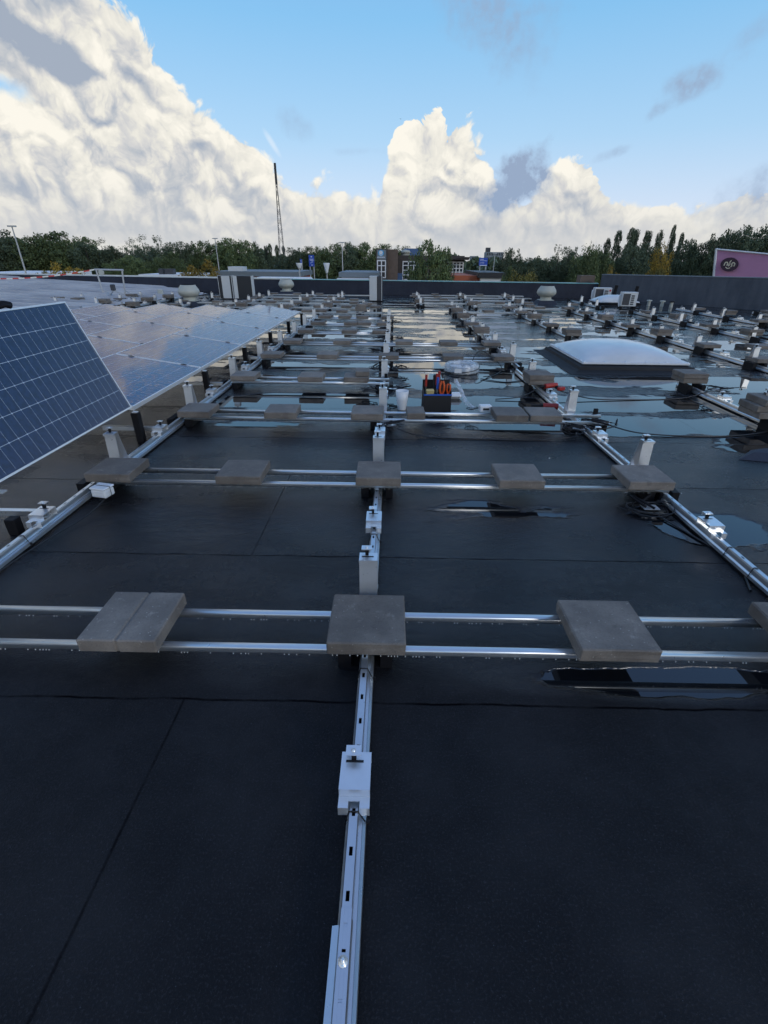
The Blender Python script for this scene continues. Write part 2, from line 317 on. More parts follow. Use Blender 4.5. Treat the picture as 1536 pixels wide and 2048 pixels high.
def wallmat(name, c0, c1, streak=.3):
    m = bpy.data.materials.new(name); m.use_nodes = True; t = m.node_tree; h = NG(t); b = t.nodes['Principled BSDF']
    co = h.n('ShaderNodeTexCoord').outputs['Object']; s = h.n('ShaderNodeSeparateXYZ'); t.links.new(co, s.inputs[0])
    n = h.noise(co, 1.2, 6, .6); st = h.noise(h.xyz(h.m('MULTIPLY', s.outputs[0], 3.), h.m('MULTIPLY', s.outputs[1], 3.), h.m('MULTIPLY', s.outputs[2], .6)), 2., 5, .6)
    f = h.m('ADD', h.m('MULTIPLY', n, 1-streak), h.m('MULTIPLY', st, streak))
    t.links.new(h.mix(h.ss(f, .3, .7), c0, c1), b.inputs['Base Color'])
    b.inputs['Roughness'].default_value = .75
    # sheet joints each metre
    x = h.m('FRACT', h.m('ADD', s.outputs[0], 50.)); 
    bm = h.n('ShaderNodeBump'); bm.inputs['Distance'].default_value = 1
    h.put(bm.inputs['Height'], h.m('ADD', h.m('MULTIPLY', h.noise(co, 5, 5, .6), .02), h.m('MULTIPLY', h.m('GREATER_THAN', x, .5), .006)))
    t.links.new(bm.outputs[0], b.inputs['Normal']); return m
M['wall'] = wallmat('bitumen_upstand', (.012, .016, .030), (.024, .030, .048))
M['curb'] = wallmat('bitumen_curb', (.006, .007, .009), (.011, .012, .015))
M['greywall'] = wallmat('grey_upstand', (.055, .065, .082), (.095, .105, .125), .5)
def metalroof():
    m = bpy.data.materials.new('ribbed_metal_roof'); m.use_nodes = True; t = m.node_tree; h = NG(t); b = t.nodes['Principled BSDF']
    co = h.n('ShaderNodeTexCoord').outputs['Object']
    t.links.new(h.mix(h.ss(h.noise(co, .5, 5, .6), .3, .7), (.33, .33, .35), (.50, .49, .49)), b.inputs['Base Color'])
    b.inputs['Roughness'].default_value = .42; b.inputs['Metallic'].default_value = .35; return m
M['ribroof'] = metalroof()
def cellmat(name, col, drop, rough=.06):
    m = bpy.data.materials.new(name); m.use_nodes = True; t = m.node_tree; h = NG(t); b = t.nodes['Principled BSDF']
    co = h.n('ShaderNodeTexCoord').outputs['Object']; oi = h.n('ShaderNodeObjectInfo')
    n = h.noise(co, 30, 4, .6)
    t.links.new(h.mix(h.ss(n, .3, .7), tuple(x*.75 for x in col), tuple(x*1.25 for x in col)), b.inputs['Base Color'])
    b.inputs['IOR'].default_value = 1.36 if drop > .0005 else 1.5; b.inputs['Roughness'].default_value = rough
    if drop:
        ad = h.n('ShaderNodeVectorMath', operation='ADD'); t.links.new(co, ad.inputs[0]); t.links.new(h.xyz(h.m('MULTIPLY', oi.outputs['Random'], 37.), 0., 0.), ad.inputs[1])
        vo = h.n('ShaderNodeTexVoronoi'); t.links.new(ad.outputs[0], vo.inputs['Vector']); vo.inputs['Scale'].default_value = 48
        sz = h.noise(ad.outputs[0], 14, 3, .6)
        d = h.m('SUBTRACT', 1., h.ss(vo.outputs['Distance'], 0., h.lin(sz, .35, .7, .25, .75)))
        bm = h.n('ShaderNodeBump'); bm.inputs['Distance'].default_value = drop; h.put(bm.inputs['Height'], d); t.links.new(bm.outputs[0], b.inputs['Normal'])
    return m
M['cellwet'] = cellmat('rain_beaded_cells', (.012, .032, .125), .0014, .05)
M['cell'] = cellmat('blue_cells', (.014, .030, .088), .0001, .20)
def dome():
    m = bpy.data.materials.new('opal_acrylic'); m.use_nodes = True; b = m.node_tree.nodes['Principled BSDF']; h = NG(m.node_tree)
    co = h.n('ShaderNodeTexCoord').outputs['Object']
    m.node_tree.links.new(h.mix(h.ss(h.noise(co, 2, 5, .6), .3, .7), (.58, .59, .59), (.68, .68, .67)), b.inputs['Base Color'])
    b.inputs['Roughness'].default_value = .22; b.inputs['Coat Weight'].default_value = .3; b.inputs['Subsurface Weight'].default_value = 0
    return m
M['opal'] = dome()
def film():
    m = bpy.data.materials.new('clear_wrap'); m.use_nodes = True; b = m.node_tree.nodes['Principled BSDF']; h = NG(m.node_tree)
    co = h.n('ShaderNodeTexCoord').outputs['Object']
    b.inputs['Base Color'].default_value = (.75, .78, .80, 1); b.inputs['Roughness'].default_value = .18
    h.put(b.inputs['Alpha'], h.ss(h.noise(co, 22, 5, .7), .36, .66, .10, .70))
    bm = h.n('ShaderNodeBump'); bm.inputs['Distance'].default_value = .01; h.put(bm.inputs['Height'], h.noise(co, 18, 4, .6)); m.node_tree.links.new(bm.outputs[0], b.inputs['Normal'])
    return m
M['film'] = film()
def tapemat():
    m = bpy.data.materials.new('barrier_tape'); m.use_nodes = True; b = m.node_tree.nodes['Principled BSDF']; h = NG(m.node_tree)
    s = h.n('ShaderNodeSeparateXYZ'); m.node_tree.links.new(h.n('ShaderNodeTexCoord').outputs['Object'], s.inputs[0])
    f = h.m('GREATER_THAN', h.m('FRACT', h.m('MULTIPLY', h.m('ADD', s.outputs[0], 100.), 2.2)), .5)
    m.node_tree.links.new(h.mix(f, (.55, .06, .05), (.75, .72, .62)), b.inputs['Base Color']); return m
M['tape'] = tapemat()
def leafmat(name, a_, b_, rough=.6):
    m = bpy.data.materials.new(name); m.use_nodes = True; b = m.node_tree.nodes['Principled BSDF']; h = NG(m.node_tree)
    co = h.n('ShaderNodeTexCoord').outputs['Object']; gi = h.n('ShaderNodeNewGeometry'); oi = h.n('ShaderNodeObjectInfo')
    f = h.m('ADD', h.m('MULTIPLY', gi.outputs['Random Per Island'], .5), h.m('MULTIPLY', h.noise(co, 3.2, 3, .6), .5))
    cc = h.mix(h.ss(f, .15, .85), a_, b_)
    x = h.n('ShaderNodeVectorMath', operation='SCALE'); m.node_tree.links.new(cc, x.inputs[0]); h.put(x.inputs['Scale'], h.lin(oi.outputs['Random'], 0, 1, .75, 1.25))
    m.node_tree.links.new(x.outputs[0], b.inputs['Base Color']); b.inputs['Roughness'].default_value = rough; b.inputs['Specular IOR Level'].default_value = .25
    return m
M['leafdark'] = leafmat('leaves_dark', (.056, .078, .046), (.108, .140, .078))
M['leaf'] = leafmat('leaves_green', (.068, .095, .040), (.135, .175, .070))
M['leaflight'] = leafmat('leaves_light', (.075, .105, .042), (.15, .19, .08))
M['leafyel'] = leafmat('leaves_yellow', (.17, .12, .022), (.38, .26, .045))
M['leafolive'] = leafmat('leaves_olive', (.10, .095, .026), (.21, .18, .05))

# ------------------------------------------------------------------ mesh helpers
class MB:
    def __init__(s): s.v = []; s.f = []; s.m = []; s.sm = []
    def add(s, vs, fs, mi=0, smooth=False):
        o = len(s.v); s.v += [tuple(p) for p in vs]
        for f in fs: s.f.append(tuple(i+o for i in f)); s.m.append(mi); s.sm.append(smooth)
        return s
    def box(s, x0, x1, y0, y1, z0, z1, mi=0):
        return s.add([(x, y, z) for z in (z0, z1) for y in (y0, y1) for x in (x0, x1)],
                     [(0, 2, 3, 1), (4, 5, 7, 6), (0, 1, 5, 4), (2, 6, 7, 3), (0, 4, 6, 2), (1, 3, 7, 5)], mi)
    def hexa(s, b, t, mi=0):       # bottom loop of four, top loop of four (counter-clockwise from above)
        return s.add(list(b)+list(t), [(3, 2, 1, 0), (4, 5, 6, 7), (0, 1, 5, 4), (1, 2, 6, 5), (2, 3, 7, 6), (3, 0, 4, 7)], mi)
    def prof_y(s, pts, y0, y1, mi=0, close=True):     # x,z profile pulled along y
        n = len(pts); vs = [(x, y0, z) for x, z in pts]+[(x, y1, z) for x, z in pts]
        fs = [(i, (i+1) % n, n+(i+1) % n, n+i) for i in range(n if close else n-1)]
        if close: fs += [tuple(range(n))[::-1], tuple(range(n, 2*n))]
        return s.add(vs, fs, mi)
    def prof_x(s, pts, x0, x1, mi=0):                 # y,z profile pulled along x
        n = len(pts); vs = [(x0, y, z) for y, z in pts]+[(x1, y, z) for y, z in pts]
        return s.add(vs, [(i, (i+1) % n, n+(i+1) % n, n+i) for i in range(n)]+[tuple(range(n))[::-1], tuple(range(n, 2*n))], mi)
    def tube(s, path, r, n=8, mi=0, taper=None, cap=True):
        path = [Vector(p) for p in path]; rings = []; up = None
        for i, p in enumerate(path):
            d = (path[min(i+1, len(path)-1)]-path[max(i-1, 0)])
            d = d.normalized() if d.length > 1e-9 else Vector((0, 0, 1))
            if up is None: up = d.orthogonal().normalized()
            up = (up-d*up.dot(d)); up = up.normalized() if up.length > 1e-6 else d.orthogonal().normalized()
            b = d.cross(up); rr = r if taper is None else r+(taper-r)*i/max(1, len(path)-1)
            rings.append([p+up*rr*math.cos(2*math.pi*k/n)+b*rr*math.sin(2*math.pi*k/n) for k in range(n)])
        vs = [q for rg in rings for q in rg]; fs = []
        for i in range(len(path)-1):
            for k in range(n): fs.append((i*n+k, i*n+(k+1) % n, (i+1)*n+(k+1) % n, (i+1)*n+k))
        s.add(vs, fs, mi, True)
        if cap: s.add(rings[0], [tuple(range(n))[::-1]], mi); s.add(rings[-1], [tuple(range(n))], mi)
        return s
    def lathe(s, prof, c=(0, 0, 0), n=24, mi=0, smooth=True):
        vs = [(c[0]+r*math.cos(2*math.pi*k/n), c[1]+r*math.sin(2*math.pi*k/n), c[2]+z) for r, z in prof for k in range(n)]
        fs = [(i*n+k, i*n+(k+1) % n, (i+1)*n+(k+1) % n, (i+1)*n+k) for i in range(len(prof)-1) for k in range(n)]
        s.add(vs, fs, mi, smooth)
        if prof[-1][0] > 1e-5: s.add(vs[-n:], [tuple(range(n))], mi)
        if prof[0][0] > 1e-5: s.add(vs[:n], [tuple(range(n))[::-1]], mi)
        return s
    def mesh(s, name, mats):
        me = bpy.data.meshes.new(name); me.from_pydata(s.v, [], s.f)
        for m_ in (mats if isinstance(mats, (list, tuple)) else [mats]): me.materials.append(m_)
        me.polygons.foreach_set('material_index', s.m); me.polygons.foreach_set('use_smooth', s.sm); me.update(); return me
    def build(s, name, mats, parent=None, bevel=0.):
        o = bpy.data.objects.new(name, s.mesh(name, mats)); sc.collection.objects.link(o)
        if parent: o.parent = parent
        if bevel:
            bmsh = bmesh.new(); bmsh.from_mesh(o.data); bmesh.ops.remove_doubles(bmsh, verts=bmsh.verts, dist=1e-6)
            bmesh.ops.bevel(bmsh, geom=bmsh.edges[:], offset=bevel, segments=1, affect='EDGES', clamp_overlap=True); bmsh.to_mesh(o.data); bmsh.free()
        return o
def tag(o, label=None, cat=None, group=None, kind=None):
    if label: o['label'] = label
    if cat: o['category'] = cat
    if group: o['group'] = group
    if kind: o['kind'] = kind
    return o
def thing(name, label, cat, loc=(0, 0, 0), rz=0., group=None):
    o = bpy.data.objects.new(name, None); sc.collection.objects.link(o); o.location = loc; o.rotation_euler = (0, 0, rz); o.empty_display_size = .1
    return tag(o, label, cat, group)
def copy_tree(o, parent=None):
    c_ = o.copy(); sc.collection.objects.link(c_)
    if parent: c_.parent = parent
    for ch in list(o.children): copy_tree(ch, c_)
    return c_
ORD = ['', 'first', 'second', 'third', 'fourth', 'fifth', 'sixth', 'seventh', 'eighth', 'ninth', 'tenth', 'eleventh', 'twelfth', 'thirteenth', 'fourteenth', 'fifteenth', 'sixteenth', 'seventeenth', 'eighteenth', 'nineteenth', 'twentieth']
def ordn(n):
    if n <= 20: return ORD[n]
    t = {20: 'twenty', 30: 'thirty', 40: 'forty', 50: 'fifty', 60: 'sixty'}[n//10*10]
    return t+'-'+ORD[n % 10] if n % 10 else {20: 'twentieth', 30: 'thirtieth', 40: 'fortieth', 50: 'fiftieth', 60: 'sixtieth'}[n]

# ------------------------------------------------------------------ setting: roof, walls, ground
b = MB(); b.add([(-16, -3, 0), (14.5, -3, 0), (14.5, 26, 0), (-16, 26, 0)], [(0, 1, 2, 3)])
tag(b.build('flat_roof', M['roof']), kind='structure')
b = MB(); b.add([(-900, -60, -6), (900, -60, -6), (900, 1800, -6), (-900, 1800, -6)], [(0, 1, 2, 3)])
tag(b.build('ground', M['ground']), kind='structure')

def wall_line(name, label, pts, tops, th, m, capm, cat='wall', capname='coping', cap_h=.03):
    t = thing(name, label, cat, (0, 0, 0))
    b = MB(); k = MB()
    for (p, q), (a0, a1) in zip(zip(pts, pts[1:]), zip(tops, tops[1:])):
        p = Vector(p); q = Vector(q); d = (q-p).normalized(); nrm = Vector((-d.y, d.x))*th
        if nrm.y < 0: nrm = -nrm
        base = [(p.x, p.y, -.01), (q.x, q.y, -.01), (q.x+nrm.x, q.y+nrm.y, -.01), (p.x+nrm.x, p.y+nrm.y, -.01)]
        b.hexa(base, [(base[0][0], base[0][1], a0), (base[1][0], base[1][1], a1), (base[2][0], base[2][1], a1), (base[3][0], base[3][1], a0)])
        o = -nrm.normalized()*.02; o2 = nrm.normalized()*.02
        cb = [(p.x+o.x, p.y+o.y, a0+.002), (q.x+o.x, q.y+o.y, a1+.002), (base[2][0]+o2.x, base[2][1]+o2.y, a1+.002), (base[3][0]+o2.x, base[3][1]+o2.y, a0+.002)]
        k.hexa(cb, [(x, y, z+cap_h) for x, y, z in cb])
    b.build('wall_body', m, t); k.build(capname, capm, t); return t
wall_line('parapet_wall', 'dark bitumen parapet with a thin teal coping along the far edge of the roof', [(-4.6, 24.1), (8.62, 22.5)], [.545, .555], .3, M['wall'], M['teal'])
wall_line('parapet_wall', 'dark parapet with a shiny pale coping behind the metal roof and the two tall cabinets', [(-26, 26.7), (-4.62, 24.1)], [.60, .545], .3, M['wall'], M['brightcap'], cap_h=.05)
wall_line('firewall', 'tall plain grey upstand wall rising along the right side of the roof', [(8.62, 22.35), (14.5, 14.8)], [.90, .985], .3, M['greywall'], M['greyroof'])
b = MB().box(8.0, 8.6, 23.0, 23.5, -.5, .86); t = b.build('brick_pier', M['brick'])
tag(t, 'short brown brick pier at the corner where the teal coping meets the grey wall', 'pier')

# ribbed metal roof on the left, rising towards the left and the back
t = thing('metal_roof', 'pale ribbed metal roof sloping up on the left behind the solar panels', 'roof', (0, 0, 0))
b = MB(); A0 = Vector((-6.9, 14.0, .0)); 
def rz_(x, y): return max(0., (-8.1-x)*.042)
n = 0
y = 13.2
while y < 25.9:
    x1 = -8.6-(y-22.1)*(-.05 if y > 22 else .16)-.0
    x1 = -7.9-max(0, (22.1-y))*.16-max(0, y-22.1)*.9
    xs = [x1, x1-3, x1-8, -26]
    for xa, xb in zip(xs, xs[1:]):
        ya, yb = y+.26*0, y
        sh = lambda x: (x1-x)*.0
        h0, h1 = rz_(xa, y)+.02, rz_(xb, y)+.02
        b.hexa([(xb, y-.45, h1), (xa, y-.45, h0), (xa, y+.45, h0), (xb, y+.45, h1)], [(xb, y-.45, h1+.012), (xa, y-.45, h0+.012), (xa, y+.45, h0+.012), (xb, y+.45, h1+.012)])
        b.hexa([(xb, y-.08, h1+.0125), (xa, y-.08, h0+.0125), (xa, y+.10, h0+.0125), (xb, y+.10, h1+.0125)], [(xb, y-.05, h1+.075), (xa, y-.05, h0+.075), (xa, y+.03, h0+.075), (xb, y+.03, h1+.075)])
    y += .9001; n += 1
b.build('ribbed_sheets', M['ribroof'], t)

# ------------------------------------------------------------------ pavers
def paver_mesh(w_, d_, h_, groove=False):
    b = MB()
    if groove:
        b.box(-w_/2, -.004, -d_/2, d_/2, 0, h_); b2 = MB().box(.004, w_/2, -d_/2, d_/2, 0, h_)
        o = b.build('paver_tmp', M['paver'], bevel=.005); o2 = b2.build('paver_tmp', M['paver'], bevel=.005)
        bm_ = bmesh.new(); bm_.from_mesh(o.data); bm_.from_mesh(o2.data)
        c3 = MB().box(-.0045, .0045, -d_/2+.006, d_/2-.006, .004, h_-.006).mesh('x', M['paver']); bm_.from_mesh(c3)
        me = bpy.data.meshes.new('concrete_paver'); bm_.to_mesh(me); bm_.free(); me.materials.append(M['paver'])
        for q in (o, o2): bpy.data.objects.remove(q)
        return me
    o = b.box(-w_/2, w_/2, -d_/2, d_/2, 0, h_).build('paver_tmp', M['paver'], bevel=.005)
    # roughen the edges a little
    bm_ = bmesh.new(); bm_.from_mesh(o.data); bmesh.ops.subdivide_edges(bm_, edges=bm_.edges[:], cuts=2)
    rr = random.Random(int(w_*1000+h_*77))
    for v in bm_.verts:
        k = sum((abs(abs(v.co.x)-w_/2) < .006, abs(abs(v.co.y)-d_/2) < .006, v.co.z > h_-.006))
        if k >= 2: v.co += Vector((rr.uniform(-1, 1), rr.uniform(-1, 1), rr.uniform(-1, .3)))*.0012
    bm_.to_mesh(o.data); bm_.free()
    me = o.data; me.name = 'concrete_paver'; bpy.data.objects.remove(o); return me
PV = {'f': paver_mesh(.30, .30, .06), 'h': paver_mesh(.17, .24, .06), 'g': paver_mesh(.30, .30, .06, True)}
pavers = []
def paver(x, y, kind='f', z=.102, rz=None):
    o = bpy.data.objects.new('concrete_paver', PV[kind]); sc.collection.objects.link(o)
    o.location = (x, y, z); o.rotation_euler = (0, 0, random.uniform(-.02, .02) if rz is None else rz)
    pavers.append(o); return o
ROWS = [(1.515, [(-1.023, 'g'), (-.081, 'f'), (.869, 'f'), (1.692, 'f'), (-2.0, 'f')]),
        (3.055, [(-1.877, 'f'), (-1.005, 'f'), (-.078, 'f'), (.866, 'f'), (1.715, 'f')]),
        (4.53, [(-1.845, 'f'), (-1.037, 'f'), (-.222, 'f'), (.233, 'h'), (1.125, 'f'), (1.445, 'f')]),
        (6.05, [(-1.811, 'f'), (-.987, 'f'), (-.431, 'f')]),
        (7.56, [(-1.807, 'f'), (-.969, 'f'), (-.046, 'f'), (.913, 'f'), (1.668, 'f')]),
        (8.93, [(-1.748, 'f'), (-.876, 'f'), (.209, 'f'), (.986, 'f'), (1.737, 'f')]),
        (10.30, [(-1.738, 'f'), (-.860, 'f'), (-.25, 'f')]),
        (11.66, [(-1.68, 'f'), (-.94, 'f'), (-.63, 'f'), (-.19, 'f')]),
        (13.0, [(-1.70, 'f'), (-1.2, 'f'), (-.75, 'f'), (-.12, 'f')])]
for i, (Y, L) in enumerate(ROWS):
    for k, (x, kd) in enumerate(sorted(L)):
        o = paver(x, Y+random.uniform(-.01, .01), kd, rz=(0 if i < 2 else None))
        where = ('nearest', 'second', 'third', 'fourth', 'fifth', 'sixth', 'seventh', 'eighth', 'ninth')[i]
        lb = f'grey concrete paver on the {where} pair of cross rails, {ORD[k+1]} from the left'
        if kd == 'g': lb = 'grooved grey concrete paver left of the centre rail on the nearest cross rails'
        if kd == 'h': lb = 'half size grey concrete paver on cross rails in front of the tool bag'
        tag(o, lb, 'paver', 'concrete ballast pavers')
o = paver(-.24, 6.07, 'h', .163, .05)
o.location.x = -.36
tag(o, 'small half paver lying on top of a full paver beside the centre rail', 'paver', 'concrete ballast pavers')

# stacks standing along the outer columns
STACK = [(1.80, 6.03, 2), (1.828, 10.54, 2), (1.811, 11.86, 1), (1.816, 13.4, 2), (1.83, 14.9, 2), (1.8, 16.4, 1),
         (3.74, 6.2, 2), (3.66, 4.72, 3), (3.60, 10.3, 2), (3.60, 11.75, 1), (3.65, 13.4, 2), (3.65, 14.8, 1), (3.7, 16.3, 1),
         (5.58, 7.63, 1), (5.55, 8.98, 1), (5.47, 10.5, 2), (5.40, 11.75, 1), (5.43, 13.3, 2), (5.45, 14.8, 1), (5.4, 16.2, 1),
         (5.55, 6.3, 1), (7.35, 7.7, 1), (7.33, 9.2, 1), (7.40, 10.65, 2), (7.30, 12.0, 1), (7.45, 13.7, 2), (7.4, 15.2, 1),
         (9.3, 10.2, 1), (9.25, 11.6, 1), (9.2, 13.1, 1), (9.5, 14.9, 2), (9.5, 16.4, 1), (11.1, 12.6, 1), (11.1, 14.2, 2), (11.2, 15.7, 1), (6.4, 8.9, 1),
         (-.9, 14.9, 3), (-.8, 16.3, 2), (-2.0, 14.6, 1), (-2.0, 16.1, 2), (-1.9, 17.6, 1), (-1.9, 19.2, 1), (-3.2, 15.2, 2), (-3.1, 16.9, 1), (-3.1, 18.4, 2),
         (-4.6, 15.9, 2), (-4.9, 14.7, 2), (-4.9, 17.5, 1), (-5.0, 19.3, 1), (-6.6, 14.6, 2), (-6.7, 15.9, 1), (-6.6, 19.5, 1), (-7.8, 15.6, 2), (-8.2, 17.4, 2), (-8.1, 18.9, 2),
         (-9.2, 16.6, 2), (-9.3, 17.8, 1), (-9.4, 18.9, 2), (-10.2, 16.9, 2), (-11.0, 17.1, 2), (.9, 18.0, 2), (1.0, 19.5, 1), (2.6, 17.2, 2), (2.7, 18.8, 1), (4.4, 16.9, 1), (4.4, 18.4, 2), (6.0, 17.6, 1)]
def region(x, y):
    s = 'left' if x < -3.4 else ('middle' if x < 2.6 else 'right')
    d = 'near' if y < 8 else ('halfway back' if y < 13 else 'far back')
    return s, d
cnt = {}
for (x, y, nst) in sorted(STACK, key=lambda q: (region(q[0], q[1]), q[1], q[0])):
    s, d = region(x, y); cnt[(s, d)] = cnt.get((s, d), 0)+1; k = cnt[(s, d)]
    for q in range(nst):
        o = paver(x+random.uniform(-.02, .02)*q, y+random.uniform(-.015, .015), 'f', .102+.061*q, random.uniform(-.05, .05))
        lev = {1: ['single grey paver'], 2: ['lower paver of a pair', 'upper paver of a pair'], 3: ['bottom paver of three', 'middle paver of three', 'top paver of three']}[nst][q]
        tag(o, f'{lev}, {ordn(k)} stack from the camera, {d} {s}', 'paver', 'concrete ballast pavers')

# ------------------------------------------------------------------ cross rails (square tubes in pairs)
ROWX = [(1.615, 1.415, -2.35, 2.6), (3.155, 2.955, -1.98, 1.86), (4.66, 4.43, -1.95, 2.05), (6.16, 5.93, -1.95, -.03), (7.67, 7.46, -1.95, 1.9), (9.04, 8.83, -1.9, 1.85), (10.4, 10.2, -1.9, -.05), (11.77, 11.56, -1.9, -.05), (13.1, 12.9, -1.9, -.05)]
for i, (ya, yb, x0, x1) in enumerate(ROWX):
    t = thing('cross_rail_pair', f'pair of silver cross rails, {("nearest", "second", "third", "fourth", "fifth", "sixth", "seventh", "eighth", "ninth")[i]} from the camera, carrying concrete pavers', 'rails', (0, (ya+yb)/2, 0), 0, 'paired silver cross rails')
    for y in (ya, yb):
        yy = y-(ya+yb)/2; r_ = .0165; b = MB()
        pr = []
        for cx, cz, a0 in ((r_-.011, r_-.011, 0), (-r_+.011, r_-.011, 90), (-r_+.011, -r_+.011, 180), (r_-.011, -r_+.011, 270)):
            for aa in (0, 18, 36, 54, 72, 90): pr.append((yy+cx+.011*math.cos(R(a0+aa)), .0855+cz+.011*math.sin(R(a0+aa))))
        nf = len(b.f); b.prof_x(pr, x0, x1)
        for q in range(nf, nf+len(pr)): b.sm[q] = True
        if i < 3:                                  # rain drops hanging under the tube
            rr = random.Random(i*7+int(y*10)); x = x0
            while x < x1:
                x += rr.choice([.012, .018, .03, .05, .09]); 
                b.lathe([(.0004, -.006), (.0019, -.0045), (.0022, -.002), (.0012, 0)], (x, yy-.012, .0689), 6, 1)
        b.build('rail', [M['galv'], M['plastic']], t)
    xs = [x0+.04, x1-.04] if i else [1.99]
    for xx in xs:
        MB().box(xx-.02, xx+.02, -.13, .13, .0, .069).box(xx-.02, xx+.02, .135, .165, .0, .15).build('end_foot', M['rubber'], t, bevel=.004)

FAR = [(14.45, -3.3, -.3), (15.85, -5.2, -.5), (17.3, -6.9, -.9), (18.7, -5.1, -1.0), (20.1, -5.2, -1.9), (21.5, -5.0, -.9), (17.9, .8, 4.6), (19.3, .8, 4.6), (20.7, .8, 5.4), (22.0, .8, 5.4), (16.2, 3.5, 5.6), (14.9, 1.7, 3.8)]
for i, (yc, x0, x1) in enumerate(FAR):
    t = thing('cross_rail_pair', f'pair of far silver cross rails {"left" if x0 < 0 else "right"} of the tall cabinet, {ORD[(i if i < 6 else i-6)+1]} of that side', 'rails', (0, yc, 0), 0, 'paired silver cross rails')
    for y in (-.1, .1): MB().box(x0, x1, y-.016, y+.016, .0695, .1015).build('rail', M['galv'], t)
    for xx in (x0+.05, x1-.05): MB().box(xx-.03, xx+.03, -.13, .13, 0, .069).build('end_foot', M['rubber'], t)
    n_ = int((x1-x0)/.93)
    for k in range(n_+1):
        if random.random() < .75:
            o = paver(x0+.1+k*.93+random.uniform(-.1, .1), yc); tag(o, f'paver on far cross rails {"left" if x0 < 0 else "right"} of the cabinet, {ORD[(i if i < 6 else i-6)+1]} pair, {ORD[k+1]} slab', 'paver', 'concrete ballast pavers')
# ------------------------------------------------------------------ base rails with their supports
def rail_mesh(y0, y1, slots):
    b = MB()
    if slots:
        y = y0; p = .1
        while y < y1-.001:
            ye = min(y+p, y1); a_, c_ = y+.039, min(y+.061, ye)
            b.prof_y([(-.0115, .069), (-.0047, .069), (-.0047, .0715), (-.0115, .0715)][::-1], y, ye)
            b.prof_y([(.0047, .069), (.0115, .069), (.0115, .0715), (.0047, .0715)][::-1], y, ye)
            b.box(-.0047, .0047, y, min(a_, ye), .069, .0714); b.box(-.0047, .0047, c_, ye, .069, .0714)
            y += p
    else: b.box(-.0115, .0115, y0, y1, .069, .0715)
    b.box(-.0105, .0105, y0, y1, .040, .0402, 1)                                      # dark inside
    for sx in (-1, 1):
        def P2(pts): return [(sx*x, z) for x, z in pts]
        b.prof_y(P2([(.0117, .0712), (.0142, .062), (.0142, .040), (.0130, .040), (.0130, .0615), (.0108, .070)]), y0, y1)   # web
    b.prof_y([(-.0144, .0398), (-.0215, .031), (-.0215, .014), (-.0205, .014), (-.0205, .030), (-.0132, .0385)], y0, y1)
    b.prof_y([(.0144, .0398), (.0225, .0398), (.0225, .022), (.0237, .022), (.0237, .0412), (.0144, .0412)], y0, y1)   # ledge
    b.prof_y([(.0240, .024), (.0320, .030), (.0335, .014), (.0350, .014), (.0335, .0320), (.0240, .027)], y0, y1)
    b.box(-.023, .036, y0, y1, .004, .0115, 2)
    return b
def clamp_mb(z, mi=0):
    b = MB(); b.box(-.030, .014, .030, .062, z+.030, z+.034, 0).box(-.014, .000, .036, .050, z, z+.0295, 1)
    b.box(-.030, -.018, .058, .0615, z+.012, z+.0298, 0)
    b.lathe([(.0065, 0), (.0065, .004), (.004, .0045), (.004, .006), (0, .006)], (-.008, .043, z+.0341), 10, 0)
    return b
def tall_support(parent, y, h=.232, w_=.078, mirror=1):
    z0 = .0725; hw = w_/2; b = MB(); th = .003
    # near plate upright, far plate sloping out, flange on top, feet
    b.hexa([(-hw, 0, z0), (hw, 0, z0), (hw, th, z0), (-hw, th, z0)], [(-hw, .012, z0+h), (hw, .012, z0+h), (hw, .012+th, z0+h), (-hw, .012+th, z0+h)])
    b.box(-hw, hw, .0, .058, z0+h+.0005, z0+h+.0035)
    b.hexa([(-hw, .115, z0), (hw, .115, z0), (hw, .118, z0), (-hw, .118, z0)], [(-hw, .052, z0+h), (hw, .052, z0+h), (hw, .055, z0+h), (-hw, .055, z0+h)])
    b.box(-hw, hw, -.03, -.0005, z0, z0+.003).box(-hw, hw, .1185, .145, z0, z0+.003)
    b.box(-.028, .022, .022, .031, z0+h+.0037, z0+h+.0042, 1)
    b.box(-hw, hw, -.003, .0, z0+h-.012, z0+h+.0033)
    o = b.build('tall_support', [M['alu'], M['slot']], parent); o.location = (0, y, 0)
    c_ = clamp_mb(z0+h+.004).build('clamp', [M['alu'], M['rubber']], o)
    return o
def low_support(parent, y, w_=.088):
    z0 = .0725; hw = w_/2; b = MB()
    b.box(-hw, hw, -.05, .062, z0+.045, z0+.048)                       # top plate
    b.box(-hw, hw, -.0525, -.0502, z0+.018, z0+.048)
    b.box(-hw, hw, .0622, .0645, z0, z0+.048)
    b.box(-hw, -.016, -.0835, -.0527, z0+.015, z0+.018).box(.016, hw, -.0835, -.0527, z0+.015, z0+.018).box(-.0158, .0158, -.066, -.0527, z0+.015, z0+.018)
    b.box(-hw, -.016, -.086, -.0837, z0-.015, z0+.018).box(.016, hw, -.086, -.0837, z0-.015, z0+.018)
    b.box(-.030, .022, .030, .038, z0+.0482, z0+.0487, 1)
    o = b.build('low_support', [M['alu'], M['slot']], parent); o.location = (0, y, 0)
    c_ = clamp_mb(z0+.0485).build('clamp', [M['alu'], M['rubber']], o)
    return o
def cable_tie(parent, y):
    b = MB(); pts = [(-.027, .012), (-.019, .05), (-.0135, .0735), (0, .0742), (.0135, .0735), (.022, .05), (.038, .012)]
    b.tube([(x, y, z) for x, z in pts], .0022, 6); b.box(.034, .044, y-.004, y+.004, .018, .03)
    return b.build('cable_tie', M['cable'], parent)
talls0 = [1.71, 3.28, 4.76, 6.24, 7.62, 9.10, 10.50, 11.85, 13.3, 14.8, 16.3, 17.8, 19.3, 20.8]
